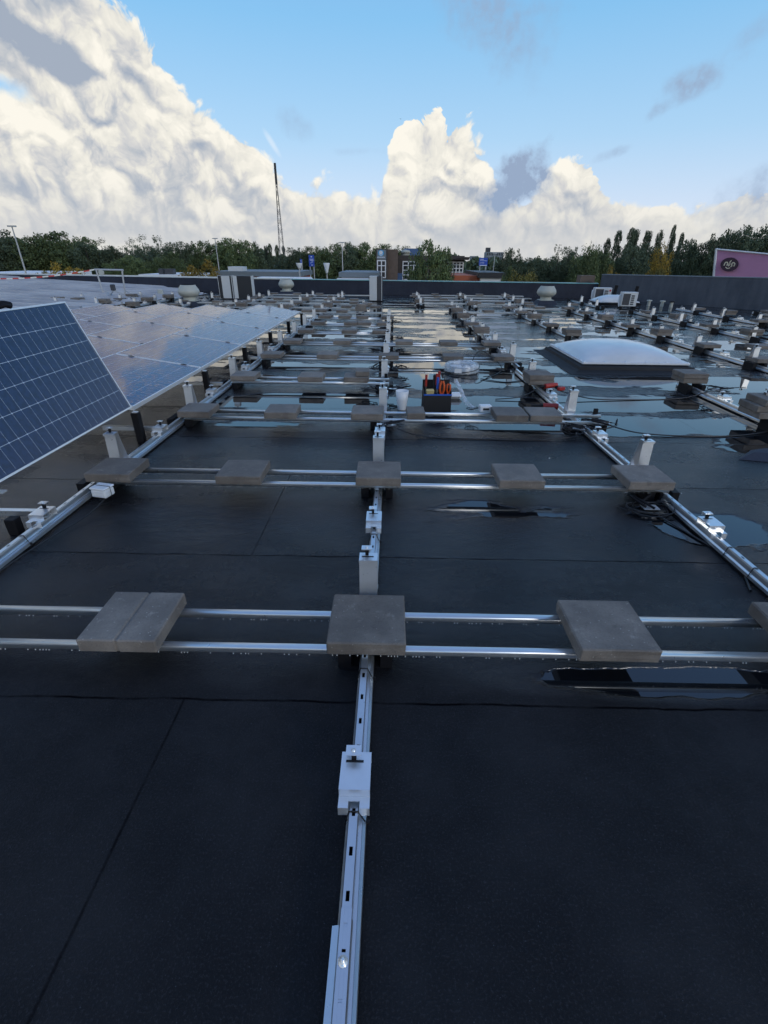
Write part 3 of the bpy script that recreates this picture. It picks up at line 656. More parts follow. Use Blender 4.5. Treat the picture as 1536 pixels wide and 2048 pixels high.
lows0 = [.885, 2.45, 4.05, 5.42, 6.80, 8.35, 9.75, 11.1, 12.5, 14.0, 15.5, 17.0, 18.5]
feetY = [1.515, 3.055, 4.53, 6.05, 7.56, 8.93, 10.3, 11.66, 13.0, 14.5, 16.0, 17.5, 19.0, 20.5]
protoT = protoL = None
def rail(x, y0, y1, label, skew=0., slots=False, first=False):
    global protoT, protoL
    t = thing('base_rail', label, 'rail', (x, y0, 0), skew, 'long galvanised base rails')
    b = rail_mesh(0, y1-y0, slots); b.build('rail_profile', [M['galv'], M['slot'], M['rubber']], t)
    for y in talls0:
        if y0+.1 < y < y1-.2:
            if protoT is None: protoT = tall_support(t, y-y0)
            else: o = copy_tree(protoT, t); o.location = (random.uniform(-.006, .006), y-y0+random.uniform(-.03, .03)*(y > 5), 0); o.rotation_euler.z = random.uniform(-.03, .03)*(y > 3); o.scale.z = 1 if y < 9 else .86
    for y in lows0:
        if y0+.1 < y < y1-.2:
            if protoL is None: protoL = low_support(t, y-y0)
            else: o = copy_tree(protoL, t); o.location = (random.uniform(-.006, .006), y-y0+random.uniform(-.03, .03)*(y > 5), 0)
    for y in feetY:
        if y0+.05 < y < y1-.05:
            hh = .101 if x > 2.5 or x < -2.5 or y > 13.5 else .068
            MB().prof_y([(-.107, .0), (.107, .0), (.107, hh), (.060, hh), (.060, .0035), (-.055, .0035), (-.055, hh), (-.107, hh)], y-y0-.11, y-y0+.11).build('rubber_foot', M['rubber'], t)
    MB().box(-.045, .045, -.018, -.001, .004, .085).build('end_cap', M['rubber'], t, bevel=.003)
    return t
c0 = rail(-.087, -.35, 13.9, 'centre base rail with dark slots running straight away from the bottom edge', slots=False)
# the near stretch of the three front rails has real slots
def reslot(t, y0, y1, ycut):
    for ch in list(t.children):
        if ch.name.startswith('rail_profile'): bpy.data.objects.remove(ch)
    b = rail_mesh(0, ycut-y0, True); b2 = rail_mesh(ycut-y0, y1-y0, False)
    o_ = len(b.v); b.v += b2.v; b.f += [tuple(i+o_ for i in f) for f in b2.f]; b.m += b2.m; b.sm += b2.sm
    b.build('rail_profile', [M['galv'], M['slot'], M['rubber']], t)
reslot(c0, -.35, 13.9, 6.05)
for y in (.80, 1.33, 2.33, 2.9): cable_tie(c0, y+.35)
# splice over the joint of the centre rail, with its bolt
b = MB(); yS0, yS1 = .05, .925
b.box(-.0128, -.0046, yS0, yS1, .0717, .0735).box(.0046, .0128, yS0, yS1, .0717, .0735)
for (q0, q1) in [(.05, .29), (.312, .49), (.512, .60), (.622, .76), (.766, .842), (.848, .888), (.896, yS1)]: b.box(-.0045, .0045, q0, q1, .0717, .0734)
b.prof_y([(-.0130, .0733), (-.0165, .062), (-.0165, .040), (-.034, .034), (-.034, .032), (-.0150, .038), (-.0150, .0615), (-.0122, .0716)], yS0, .905)
b.prof_y([(.0130, .0733), (.0165, .062), (.0165, .040), (.0150, .040), (.0150, .0615), (.0122, .0716)], yS0, .905)
o = b.build('splice_plate', M['galv'], c0)
MB().lathe([(.0115, 0), (.0115, .002), (.0072, .0022), (.0072, .007), (.0045, .0075), (.0045, .012), (0, .0122)], (0, .826, .0735), 12).build('bolt', M['alu'], o)
cR = rail(1.875, .9, 7.0, 'base rail on the right with the black cable coil beside it', R(.35)); reslot(cR, .9, 7.0, 6.1)
cR.location.x = 1.868; cR.rotation_euler.z = R(1.0)
for y in (1.35, 1.15): cable_tie(cR, y)
cL = rail(-2.02, .6, 13.9, 'base rail on the left passing beneath the solar panel edge', 0); reslot(cL, .6, 13.9, 4.6)
for y in (1.65,): cable_tie(cL, y)
COLS = [(1.84, 7.1, 17.0, 'long base rail continuing from the right front rail behind the white cable spool'),
        (3.70, 3.9, 6.35, 'short base rail at the right with three stacked pavers in front of the dome skylight'),
        (3.62, 9.0, 17.0, 'base rail starting behind the large dome skylight'),
        (5.47, 5.4, 17.2, 'second base rail right of the dome skylight'),
        (7.35, 6.8, 16.2, 'third base rail right of the dome skylight'),
        (9.32, 8.6, 17.3, 'fourth base rail right of the dome skylight'),
        (11.15, 10.3, 16.3, 'outermost base rail by the grey wall'),
        (-.9, 14.3, 18.0, 'short base rail in front of the tall white cabinet'),
        (-2.0, 14.0, 21.5, 'far base rail in line with the left front rail'),
        (-3.15, 14.2, 21.5, 'far base rail left of the small mushroom vent line'),
        (-4.9, 13.6, 21.5, 'far base rail right of the two tall dark cabinets'),
        (-6.65, 13.8, 20.0, 'far base rail in front of the big mushroom vent'),
        (-8.1, 15.0, 19.8, 'far base rail just beside the metal roof edge'),
        (-9.3, 15.9, 19.6, 'second last base rail at the metal roof'),
        (-10.6, 16.0, 18.2, 'leftmost far base rail by the metal roof'),
        (.95, 17.2, 22.3, 'far base rail behind and right of the tall white cabinet'),
        (2.65, 16.6, 22.3, 'far base rail between the cabinet and the right mushroom vent'),
        (4.4, 16.3, 22.0, 'far base rail just left of the right mushroom vent'),
        (6.9, 17.3, 20.6, 'far base rail just right of the right mushroom vent')]
for x, y0, y1, lb in COLS: rail(x, y0, y1, lb)

# ------------------------------------------------------------------ solar panels
W_, L_ = .985, 1.645
def panel_tree(label, wet=True, grid=True, W=W_, L=L_, clamps=True):
    t = thing('solar_panel', label, 'solar panel', group='framed solar panels')
    f = MB(); fw, hh = .012, .035
    f.box(0, W, 0, fw, -hh, .002).box(0, W, L-fw, L, -hh, .002).box(0, fw, fw, L-fw, -hh, .002).box(W-fw, W, fw, L-fw, -hh, .002)
    f.build('frame', M['frame'], t)
    MB().box(fw+.0002, W-fw-.0002, fw+.0002, L-fw-.0002, -.008, -.001).build('glass', M['cellwet' if wet else 'cell'], t)
    if grid:
        b = MB(); mx, my = .022, .025; cw, cl = (W-2*mx)/6, (L-2*my)/20; z = -.0006
        for i in range(1, 6): b.box(mx+i*cw-.0012, mx+i*cw+.0012, my, L-my, -.0008, z)
        for j in range(0, 21): b.box(mx, W-mx, my+j*cl-.0007, my+j*cl+.0007, -.0008, z-.00005)
        for i in range(1, 6):
            for j in range(1, 20):
                x, y = mx+i*cw, my+j*cl; b.add([(x-.006, y, z+.0001), (x, y-.006, z+.0001), (x+.006, y, z+.0001), (x, y+.006, z+.0001)], [(0, 1, 2, 3)])
        b.build('cell_grid', M['gridline'], t)
    if clamps:
        for x in (.2, W-.19):
            MB().box(x-.03, x+.03, -.014, .012, .0022, .007).lathe([(.008, 0), (.008, .006), (0, .006)], (x, -.002, .007), 8).build('clamp', M['rubber'], t)
    return t
def place_panel(t, x, y, z, tilt):
    c_, s_ = math.cos(tilt), math.sin(tilt)
    t.matrix_world = Matrix(((-c_, 0, s_, x), (0, -1, 0, y), (s_, 0, c_, z), (0, 0, 0, 1)))
t0 = panel_tree('blue solar panel standing steeply on its long edge at the left', wet=False, W=.885, L=1.665, clamps=False)
place_panel(t0, -2.2, 4.0, .3, math.atan2(.823, .323))
b = MB(); b.tube([(-.03, -.06, .012), (-.01, -.02, .022), (.01, .03, .018), (.02, .06, .008)], .02, 10).tube([(.0, -.04, .0), (.03, .0, .012), (.035, .04, .004)], .012, 8)
o = b.build('work_glove', M['rubber']); q = at(6, 611, 3.05); o.location = (q.x-.02, q.y, q.z-.012); tag(o, 'black glove like grip on top edge of the steep solar panel', 'glove')
first = None
letters = ['front edge', 'second', 'third', 'fourth']
for r in range(4):
    xl = -2.2-1.13*r; y_far = [12.36, 12.1, 12.2, 11.9][r]; n_ = [5, 5, 5, 4][r]
    for k in range(n_):
        if first is None: t = first = panel_tree('x')
        else: t = copy_tree(first)
        place_panel(t, xl, y_far-k*1.672, .3+.004*r, R(8.4))
        t['label'] = f'rain beaded solar panel lying flat, {ORD[k+1]} from the far end of the {["rightmost", "second", "third", "leftmost"][r]} row'
        t['category'] = 'solar panel'; t['group'] = 'framed solar panels'
# supports carrying the front edge of the array
for k, y in enumerate([2.40, 3.98, 5.68, 7.36, 9.03, 10.7, 12.33]):
    t = thing('edge_support', f'black post and short silver rail under the near array edge, {ORD[k+1]} from the camera', 'support', (-2.17, y, 0), 0, 'supports under the array edge')
    MB().box(-.03, .03, -.03, .03, .0, .262 if k else .10).build('post', M['rubber'], t, bevel=.004)
    MB().box(-.35, .165, .05, .085, .085, .118).build('stub_rail', M['galv'], t)
    MB().box(-.02, .02, -.02, .02, .262, .27).build('bracket', M['alu'], t)

# ------------------------------------------------------------------ dome skylights
def skylight(x0, x1, y0, y1, zf, rise, label, apron=.28):
    t = thing('skylight', label, 'skylight', ((x0+x1)/2, (y0+y1)/2, 0)); hx, hy = (x1-x0)/2, (y1-y0)/2
    b = MB(); N = 8; prof = [(apron, .003), (apron*.55, .03), (apron*.28, .085), (.05, .17), (-.05, zf-.03)]
    rings = []; prof = [(o_, min(z, .003+(zf-.035)*q)) for (o_, z), q in zip(prof, (0, .12, .35, .75, 1.))]
    for o_, z in prof: rings.append([(-hx-o_, -hy-o_, z), (hx+o_, -hy-o_, z), (hx+o_, hy+o_, z), (-hx-o_, hy+o_, z)])
    for a_, c_ in zip(rings, rings[1:]):
        for i in range(4): b.add([a_[i], a_[(i+1) % 4], c_[(i+1) % 4], c_[i]], [(0, 1, 2, 3)])
    b.build('curb', M['curb'], t)
    f = MB(); f.box(-hx, hx, -hy, -hy+.05, zf-.03, zf).box(-hx, hx, hy-.05, hy, zf-.03, zf).box(-hx, -hx+.05, -hy+.05, hy-.05, zf-.03, zf).box(hx-.05, hx, -hy+.05, hy-.05, zf-.03, zf)
    f.build('frame', M['plastic'], t, bevel=.004)
    b = MB(); n = 28; vs = []; fs = []
    for j in range(n+1):
        for i in range(n+1):
            u, v = i/n*2-1, j/n*2-1
            e_ = (1-abs(u)**2.4)*(1-abs(v)**2.4)
            vs.append((u*(hx-.03), v*(hy-.03), zf+.004+rise*max(0, e_)**.62 if 0 < i < n and 0 < j < n else zf+.001))
    for j in range(n):
        for i in range(n): k = j*(n+1)+i; fs.append((k, k+1, k+n+2, k+n+1))
    b.add(vs, fs, 0, True); b.build('dome', M['opal'], t)
    for i in range(6):
        for (px, py) in ((-hx+.03+(2*hx-.06)*i/5, -hy+.025), (-hx+.025, -hy+.03+(2*hy-.06)*(i+.5)/6)):
            MB().lathe([(.014, 0), (.014, .008), (.007, .012), (0, .012)], (px, py, zf), 8).build('screw_cap', M['galv'], t)
    return t
skylight(2.76, 4.30, 7.22, 8.9, .135, .185, 'large opal dome skylight on a black bitumen curb right of the cable spool', .22)
skylight(7.30, 8.75, 18.75, 19.7, .14, .20, 'small white dome skylight far back behind the two outdoor fan units', .1)

# ------------------------------------------------------------------ mushroom vents, cabinets, outdoor units
def mushroom(x, y, s, label):
    t = thing('roof_vent', label, 'roof vent', (x, y, 0), 0, 'mushroom shaped roof vents')
    MB().hexa([(-.5*s, -.5*s, 0), (.5*s, -.5*s, 0), (.5*s, .5*s, 0), (-.5*s, .5*s, 0)], [(-.36*s, -.36*s, .17*s), (.36*s, -.36*s, .17*s), (.36*s, .36*s, .17*s), (-.36*s, .36*s, .17*s)]).build('curb', M['wall'], t)
    MB().box(-.33*s, .33*s, -.33*s, .33*s, .17*s, .2*s).lathe([(.27*s, .2*s), (.27*s, .33*s)], n=28).build('collar', M['vent'], t)
    MB().lathe([(.27*s, .331*s), (.36*s, .36*s), (.45*s, .46*s), (.47*s, .54*s), (.44*s, .64*s), (.33*s, .80*s), (.325*s, .815*s), (.28*s, .82*s)], n=36).build('hood', M['vent'], t)
    MB().lathe([(.27*s, .8205*s), (.0, .8205*s)], n=28).build('top_cap', M['darkgrill'], t)
mushroom(-6.75, 17.4, .74, 'big pale mushroom vent with a round hood, behind the left solar panels')
mushroom(-4.66, 23.2, .72, 'small pale mushroom vent against the far parapet, left of the white cabinet')
mushroom(5.60, 19.4, .73, 'pale mushroom vent in front of the far parapet on the right')
t = thing('ventilation_cabinet', 'tall narrow white cabinet with a dark side standing alone near the far parapet', 'cabinet', (-.64, 19.75, 0), R(-8))
MB().box(-.215, .06, -.14, .14, .03, .86).build('white_casing', M['lacq'], t, bevel=.008)
MB().box(.061, .24, -.12, .12, .03, .855).build('dark_casing', M['darkgrill'], t, bevel=.006)
MB().box(.235, .25, -.135, -.12, .03, .86).build('edge_strip', M['lacq'], t)
MB().box(-.25, .28, -.2, .2, .0, .029).build('base', M['rubber'], t)
def dark_cabinet(x, y, label, w_, strip):
    t = thing('dark_cabinet', label, 'cabinet', (x, y, 0), 0, 'dark cabinets by the far parapet')
    MB().box(-w_, w_, -.1, .25, .02, .80).build('body', M['dark'], t, bevel=.006)
    for s_ in strip:
        MB().box(s_[0], s_[1], -.115, -.102, .03, .80).build('pale_panel', M['lacq'], t)
    MB().box(-w_-.012, -w_-.001, -.11, .25, .02, .81).build('edge_strip', M['lacq'], t); MB().box(w_+.001, w_+.012, -.11, .25, .02, .81).build('edge_strip', M['lacq'], t)
dark_cabinet(-6.36, 20.2, 'dark tall cabinet with a wide pale panel, left of the pair by the far parapet', .25, [(-.12, .19)])
dark_cabinet(-5.72, 20.2, 'dark tall cabinet with a narrow pale strip, right of the pair by the far parapet', .36, [(-.33, -.18)])
def outdoor_unit(x, y, rz, label, w_, h_, logo):
    t = thing('outdoor_fan_unit', label, 'air conditioner', (x, y, 0), rz, 'outdoor fan units')
    MB().box(-w_/2, w_/2, -.14, .14, .06, h_).build('casing', M['lacq'], t, bevel=.01)
    MB().box(-w_*.44, w_*.02, -.147, -.1405, .10, h_-.05).build('side_grille', M['darkgrill'], t)
    for i in range(5):
        z0 = .11+i*(h_-.18)/5; MB().box(w_*.09, w_*.30, -.146, -.1405, z0, z0+(h_-.18)/5*.62).build('louvre', M['dark'], t)
    if logo:
        b = MB(); n = 20; r_ = .035; cx, cz = w_*.40, h_-.10
        b.add([(cx+r_*math.cos(2*math.pi*k/n), -.1425, cz+r_*math.sin(2*math.pi*k/n)) for k in range(n)], [tuple(range(n))]); b.build('round_badge', M['logored'], t)
    MB().box(-w_/2, -w_/2+.05, -.17, .17, 0, .059).box(w_/2-.05, w_/2, -.17, .17, 0, .059).build('feet', M['rubber'], t)
    MB().tube([(-w_/2-.01, 0, h_-.08), (-w_/2-.06, -.02, h_-.1), (-w_/2-.06, -.03, .2), (-w_/2-.02, -.05, .04)], .02, 8).build('pipe', M['plastic'], t)
outdoor_unit(8.0, 20.4, R(-6), 'white outdoor fan unit with a red round badge left of the small dome', .62, .52, True)
outdoor_unit(7.98, 18.0, R(-4), 'white outdoor fan unit without badge standing in front of the small dome', .50, .50, False)
for q, (x, y, h, lb) in enumerate([(8.25, 19.9, .62, 'thin black pipe post behind the front fan unit'), (8.75, 19.3, .62, 'wider black pipe post leaning right of the front fan unit')]):
    b = MB().tube([(0, 0, 0), (.02, 0, h*.6), (.05, 0, h)], .06, 10); o = b.build('pipe_post', M['rubber']); o.location = (x, y, 0); tag(o, lb, 'pipe')
for q, x in enumerate((9.2, 9.55, 9.75)):
    t = thing('pipe_vent', ['small capped pipe vent, left of three by the grey wall', 'small capped pipe vent, middle of three by the grey wall', 'small capped pipe vent with dark flap, right of three by the grey wall'][q], 'pipe vent', (x, 19.0-.25*q, 0), 0, 'small pipe vents')
    MB().lathe([(.06, 0), (.05, .16)], n=14).build('pipe', M['vent'], t); MB().lathe([(.09, .16), (.09, .19), (.0, .2)], n=14).build('cap', M['vent'] if q < 2 else M['rubber'], t)

# guard frame with tape on the metal roof
t = thing('guard_frame', 'grey tubular guard frame with braces standing on the metal roof', 'frame', (0, 0, 0))
Yf = 19.6; pA, pB = at(192, 539, Yf), at(244, 540, Yf); pA0, pB0 = at(202, 568, Yf), at(247, 574, Yf)
pA0.z = rz_(pA0.x, 0)+.03; pB0.z = rz_(pB0.x, 0)+.03; pA.y = pB.y = pA0.y = pB0.y = Yf
MB().tube([pA0, pA], .03, 8).build('post', M['lampmetal'], t); MB().tube([pB0, pB], .03, 8).build('post', M['lampmetal'], t)
MB().tube([pA+Vector((-.05, 0, 0)), pB+Vector((.05, 0, 0))], .03, 8).build('top_bar', M['lampmetal'], t)
MB().tube([pA0+Vector((.0, 0, .2)), pA0+Vector((.35, -.1, .0))], .022, 8).build('brace', M['lampmetal'], t); MB().tube([pB0+Vector((.0, 0, .22)), pB0+Vector((.4, -.1, .0))], .022, 8).build('brace', M['lampmetal'], t)
MB().tube([pA0+Vector((.35, -.1, .0)), pB0+Vector((-.1, -.1, .0))], .022, 8).build('foot_bar', M['lampmetal'], t)
MB().tube([pB0+Vector((.05, 0, .0)), pB0+Vector((.9, -.1, -.05))], .022, 8).build('foot_bar', M['lampmetal'], t)
p = at(202, 545, Yf-.05); b = MB(); b.tube([p, p+Vector((0, .04, 0))], .10, 20); b.build('round_plate', M['vent'], t)
b = MB(); p0 = at(-60, 556, 19.6); p2 = pA+Vector((0, 0, .01)); pts = []
for i in range(41):
    s_ = i/40; q = p0.lerp(p2, s_); q.z -= .13*4*s_*(1-s_); pts.append(q)
for a_, c_ in zip(pts, pts[1:]):
    h_ = Vector((0, .003, .022)); b.add([a_-h_, c_-h_, c_+h_, a_+h_, a_-h_+Vector((0, .004, 0)), c_-h_+Vector((0, .004, 0)), c_+h_+Vector((0, .004, 0)), a_+h_+Vector((0, .004, 0))], [(0, 1, 2, 3), (7, 6, 5, 4)])
tag(b.build('barrier_tape', M['tape']), 'red and white barrier tape sagging from the guard frame to the left', 'tape')
t = thing('tripod_stand', 'small dark instrument on a low silver stand below the guard frame', 'stand', (-10.1, 19.0, rz_(-10.1, 0)+.02))
MB().box(-.07, .07, -.07, .07, .22, .42).build('instrument', M['darkgrill'], t, bevel=.02)
b = MB()
for a_ in range(3): b.tube([(0, 0, .22), (.5*math.cos(a_*2.1+.3), .5*math.sin(a_*2.1+.3), .02)], .018, 6)
b.build('legs', M['lampmetal'], t); MB().box(-.7, .6, -.3, -.25, .01, .04).build('base_bar', M['lampmetal'], t)
o = MB().box(-.1, .1, -.06, .06, 0, .2).build('floodlight', M['vent'], bevel=.02); o.location = (-9.2, 20.8, .07); tag(o, 'small brownish box lamp lying at the end of the guard frame foot bar', 'lamp')

# ------------------------------------------------------------------ cables, tools and small things
def bundle(x, y, z, s, seed, label, plate=True):
    rr = random.Random(seed); t = thing('cable_bundle', label, 'cables', (x, y, z), 0, 'bundles of black connector cables')
    b = MB()
    for k in range(5):
        cx, cy, ra, rb, ph, cz = rr.uniform(-.03, .03), rr.uniform(-.03, .03), rr.uniform(.05, .10)*s, rr.uniform(.03, .07)*s, rr.uniform(0, 3), rr.uniform(.008, .045)
        b.tube([(cx+ra*math.cos(a_*.35+ph)+rr.uniform(-.004, .004), cy+rb*math.sin(a_*.35+ph), cz+.015*math.sin(a_*.5+k)) for a_ in range(rr.randint(14, 22))], .0032, 6)
    b.build('looped_cable', M['cable'], t)
    b = MB()
    for k in range(3):
        a_ = rr.uniform(0, 3.1); p_ = Vector((rr.uniform(-.05, .09)*s, rr.uniform(-.04, .05)*s, .05)); d = Vector((math.cos(a_), math.sin(a_)*.5, .1))*.05*s
        b.tube([p_-d, p_-d*.3, p_+d*.3, p_+d], .0085, 8); b.tube([p_+d, p_+d*1.8], .005, 6)
    b.build('connectors', M['rubber'], t)
    if plate: MB().box(-.05, .05, -.035, .035, .028, .032).lathe([(.006, 0), (.006, .008), (0, .008)], (.01, 0, .032), 8).build('mounting_plate', M['alu'], t)
    return t
BL = [(1.68, 2.80, .0, 1.9, 'black cable coil in a puddle left of the right base rail'), (-.0, 4.30, .05, 1.5, 'connector bundle just right of the centre rail before the tool bag'),
      (.02, 5.60, .07, 1.3, 'connector bundle right of the centre rail left of the tool bag'), (-.26, 5.62, .06, 1.1, 'small connector bundle left of the centre rail beside the cup'), (-.2, 6.95, .05, 1.3, 'connector bundle left of the centre rail, second beyond the cup'),
      (.1, 6.95, .05, 1.3, 'connector bundle right of the centre rail, level with the cable spool'), (-.25, 8.3, .05, 1.3, 'connector bundle left of the centre rail behind the fifth cross rails'), (.12, 8.3, .05, 1.2, 'connector bundle right of the centre rail behind the fifth cross rails'),
      (-.25, 9.7, .05, 1.3, 'connector bundle left of the centre rail behind the sixth cross rails'), (.12, 9.7, .05, 1.2, 'connector bundle right of the centre rail behind the sixth cross rails'), (1.72, 4.30, .04, 1.5, 'connector bundle under the right end of the third cross rails'),
      (1.99, 4.42, .06, 1.6, 'connector bundle on a white plate at the right rail end'), (3.78, 5.7, .09, 1.5, 'connector bundle by the stacked pavers in front of the dome'), (1.86, 5.98, .06, 1.2, 'connector bundle near the red drill on the right rail'),
      (-.2, 11.1, .05, 1.4, 'connector bundle left of the centre rail, second farthest'), (.1, 12.5, .05, 1.4, 'connector bundle at the far end of the centre rail'), (1.75, 12.6, .05, 1.6, 'loose cable ends on the far right rail behind the sixth cross rails')]
for k, (x, y, z, s, lb) in enumerate(BL): bundle(x, y, z, s, k+3, lb, plate=(k in (0, 1, 2, 10, 11, 12)))
def cable(pts, r, label, name='cable', m='cable', smooth=6):
    P_ = [Vector(p) for p in pts]; out = []
    for i in range(len(P_)-1):
        p0, p1, p2, p3 = P_[max(i-1, 0)], P_[i], P_[i+1], P_[min(i+2, len(P_)-1)]
        for k in range(smooth):
            s_ = k/smooth; out.append(.5*((2*p1)+(-p0+p2)*s_+(2*p0-5*p1+4*p2-p3)*s_*s_+(-p0+3*p1-3*p2+p3)*s_**3))
    out.append(P_[-1]); return tag(MB().tube(out, r, 8).build(name, M[m]), label, 'cable')
cable([(2.0, 4.45, .08), (2.3, 4.36, .02), (2.8, 4.32, .006), (3.3, 4.38, .006), (3.9, 4.6, .02)], .006, 'black cable running right from the right rail across the puddle')
cable([(.05, 4.3, .05), (.3, 4.2, .01), (.8, 4.16, .006), (1.3, 4.15, .006), (1.7, 4.2, .03)], .005, 'thin black cable along the seam between the centre and right rails')
cable([(1.95, 5.75, .08), (2.3, 5.6, .02), (2.8, 5.62, .006), (3.4, 5.7, .01), (3.72, 5.75, .08)], .006, 'black cable from the red drill to the paver stack before the dome')
cable([(1.7, 2.72, .01), (1.78, 2.5, .006), (1.86, 2.2, .006), (1.78, 1.95, .006)], .006, 'black cable end trailing from the coil beside the right rail')
cable([(-1.83, 2.8, .06), (-1.86, 2.6, .02), (-1.93, 2.3, .015), (-1.95, 2.0, .03), (-1.96, 1.5, .03)], .004, 'thin dark cable hanging from the white box along the left rail')
cable([(1.25, 6.7, .02), (1.45, 6.9, .01), (1.62, 7.3, .02), (1.5, 7.5, .14), (1.3, 7.45, .24), (1.18, 7.3, .12), (1.2, 7.15, .05)], .006, 'black cable arching up from the cable spool')
cable([(1.2, 6.62, .01), (1.5, 6.45, .006), (1.8, 6.6, .01)], .006, 'cable tail lying on the wet roof right of the spool')
# white junction box on the left rail
t = thing('junction_box', 'white plastic junction box on the left rail beside a paver', 'box', (-1.86, 2.80, .055), R(-12))
MB().box(-.055, .055, -.045, .045, .0, .055).build('box_body', M['plastic'], t, bevel=.01)
MB().box(-.058, .058, -.048, .048, .056, .070).build('lid', M['plastic'], t, bevel=.006)
MB().tube([(-.062, 0, .0), (-.062, 0, .072), (.062, 0, .072), (.062, 0, .0)], .002, 6).build('strap', M['cable'], t)
t = thing('adapter_box', 'small white adapter box on the third cross rails right of the tool bag', 'box', (.93, 4.72, .104), R(4))
MB().box(-.06, .06, -.04, .04, 0, .062).build('box_body', M['plastic'], t, bevel=.008); MB().box(-.03, .03, -.0415, -.0405, .02, .04).build('socket', M['slot'], t)
# cup
o = MB().lathe([(.045, 0), (.058, .10), (.07, .20), (.066, .20), (.055, .10), (.042, .004), (.0, .004)], n=20).build('plastic_cup', M['plastic']); o.location = (.115, 5.12, 0)
tag(o, 'translucent white plastic cup between the centre rail and the tool bag', 'cup')
# cable spool wrapped in film
t = thing('cable_spool', 'coil of cable wrapped in clear film on the wet roof beyond the tool bag', 'cable spool', (1.0, 7.1, 0), R(0))
b = MB()
for k in range(7):
    for r_ in (.17, .20, .23): b.tube([(r_*math.cos(a_*math.pi/16)+.0*k, r_*math.sin(a_*math.pi/16), .018+.014*k+.003*math.sin(a_+k)) for a_ in range(33)], .0068, 6, cap=False)
b.build('wound_cable', M['galv'], t)
MB().lathe([(.15, .0), (.243, .004), (.254, .04), (.250, .085), (.232, .122), (.20, .134), (.16, .128), (.145, .09)], n=40).build('film_wrap', M['film'], t)
MB().box(-.13, -.03, -.258, -.2535, .035, .09).build('paper_label', M['white'], t)
MB().tube([(.252*math.cos(a_), .252*math.sin(a_), .09-.07*math.sin(a_*.5)) for a_ in [math.pi+i*.15 for i in range(22)]], .006, 6).build('loose_end', M['cable'], t)
# tool bag
t = thing('tool_bag', 'open black tool bag full of pliers and screwdrivers behind the third cross rails', 'tool bag', (.48, 5.12, 0), R(2))
b = MB(); w2, d2 = .145, .10
b.box(-w2, w2, -d2, -d2+.008, 0, .19).box(-w2, w2, d2-.008, d2, 0, .30).box(-w2, -w2+.008, -d2+.0081, d2-.0081, 0, .22).box(w2-.008, w2, -d2+.0081, d2-.0081, 0, .22).box(-w2, w2, -d2+.0081, d2-.0081, .0, .01)
b.box(-w2+.009, w2-.009, -d2+.009, d2-.009, .011, .15)
b.build('bag_body', M['bagblack'], t, bevel=.004)
MB().box(-w2-.002, w2+.002, -d2-.003, -d2+.011, .176, .19).build('blue_trim', M['blue'], t)
MB().box(-.045, -.0, -.02, .03, .151, .37).box(.0, .035, .02, .05, .151, .35).build('inner_pockets', M['bagblack'], t, bevel=.01)
for n_, (x, y, z0, z1, mm) in enumerate([(-.115, .04, .16, .36, 'red'), (-.01, -.035, .19, .39, 'red'), (.018, .03, .2, .40, 'red'), (.0, -.05, .18, .355, 'blue')]):
    tt = thing('screwdriver', ['red screwdriver at the left corner of the tool bag', 'red handled screwdriver in the middle pocket of the tool bag', 'tallest red screwdriver at the back of the tool bag', 'blue handled screwdriver in the tool bag'][n_], 'screwdriver', (.48+x, 5.12+y, 0), 0, 'screwdrivers in the bag')
    MB().tube([(0, 0, z1-.12), (0, 0, z1-.11), (0, .0, z1-.02), (0, 0, z1)], .013, 8).build('handle', M[mm], tt); MB().tube([(0, 0, z0), (0, 0, z1-.12)], .003, 6).build('shaft', M['galv'], tt)
for n_, (x, y, s_) in enumerate([(.045, -.07, 1.), (.115, -.055, .8)]):
    tt = thing('pliers', ['orange handled pliers at the front of the tool bag', 'smaller orange handled cutters at the right corner of the bag'][n_], 'pliers', (.48+x, 5.12+y, 0), 0, 'orange pliers in the bag')
    for sx in (-1, 1): MB().tube([(sx*.010*s_, 0, .19), (sx*.022*s_, -.01, .23), (sx*.020*s_, -.012, .28*1.), (sx*.008*s_, 0, .15+.17*s_)], .011*s_, 8).build('grip', M['orng'], tt)
    MB().tube([(0, 0, .12), (0, 0, .19)], .014, 8).build('jaws', M['galv'], tt)
o = MB().box(-.04, .04, -.02, .02, 0, .045).build('spirit_level', M['yellow'], bevel=.004); o.location = (.40, 5.04, .193); o.rotation_euler = (.3, .0, .2); tag(o, 'small cream and yellow block lying on the left of the tool bag', 'block')
cable([(.70, 5.35, .26), (.74, 5.2, .2), (.78, 5.0, .12), (.84, 4.8, .10)], .022, 'whitish hose like wrapped cable leaning out of the tool bag to the right', 'wrapped_cable', 'film')
o = MB().box(-.1, .1, -.05, .05, 0, .07).build('plastic_bag', M['plastic'], bevel=.03); o.location = (.72, 5.6, .0); tag(o, 'crumpled white plastic bag right behind the tool bag', 'bag')
cable([(.78, 4.8, .10), (.84, 4.75, .12), (.9, 4.82, .11), (.84, 4.88, .10), (.76, 4.82, .105), (.8, 4.75, .11), (.88, 4.78, .12)], .004, 'small black cable loops left of the adapter box')
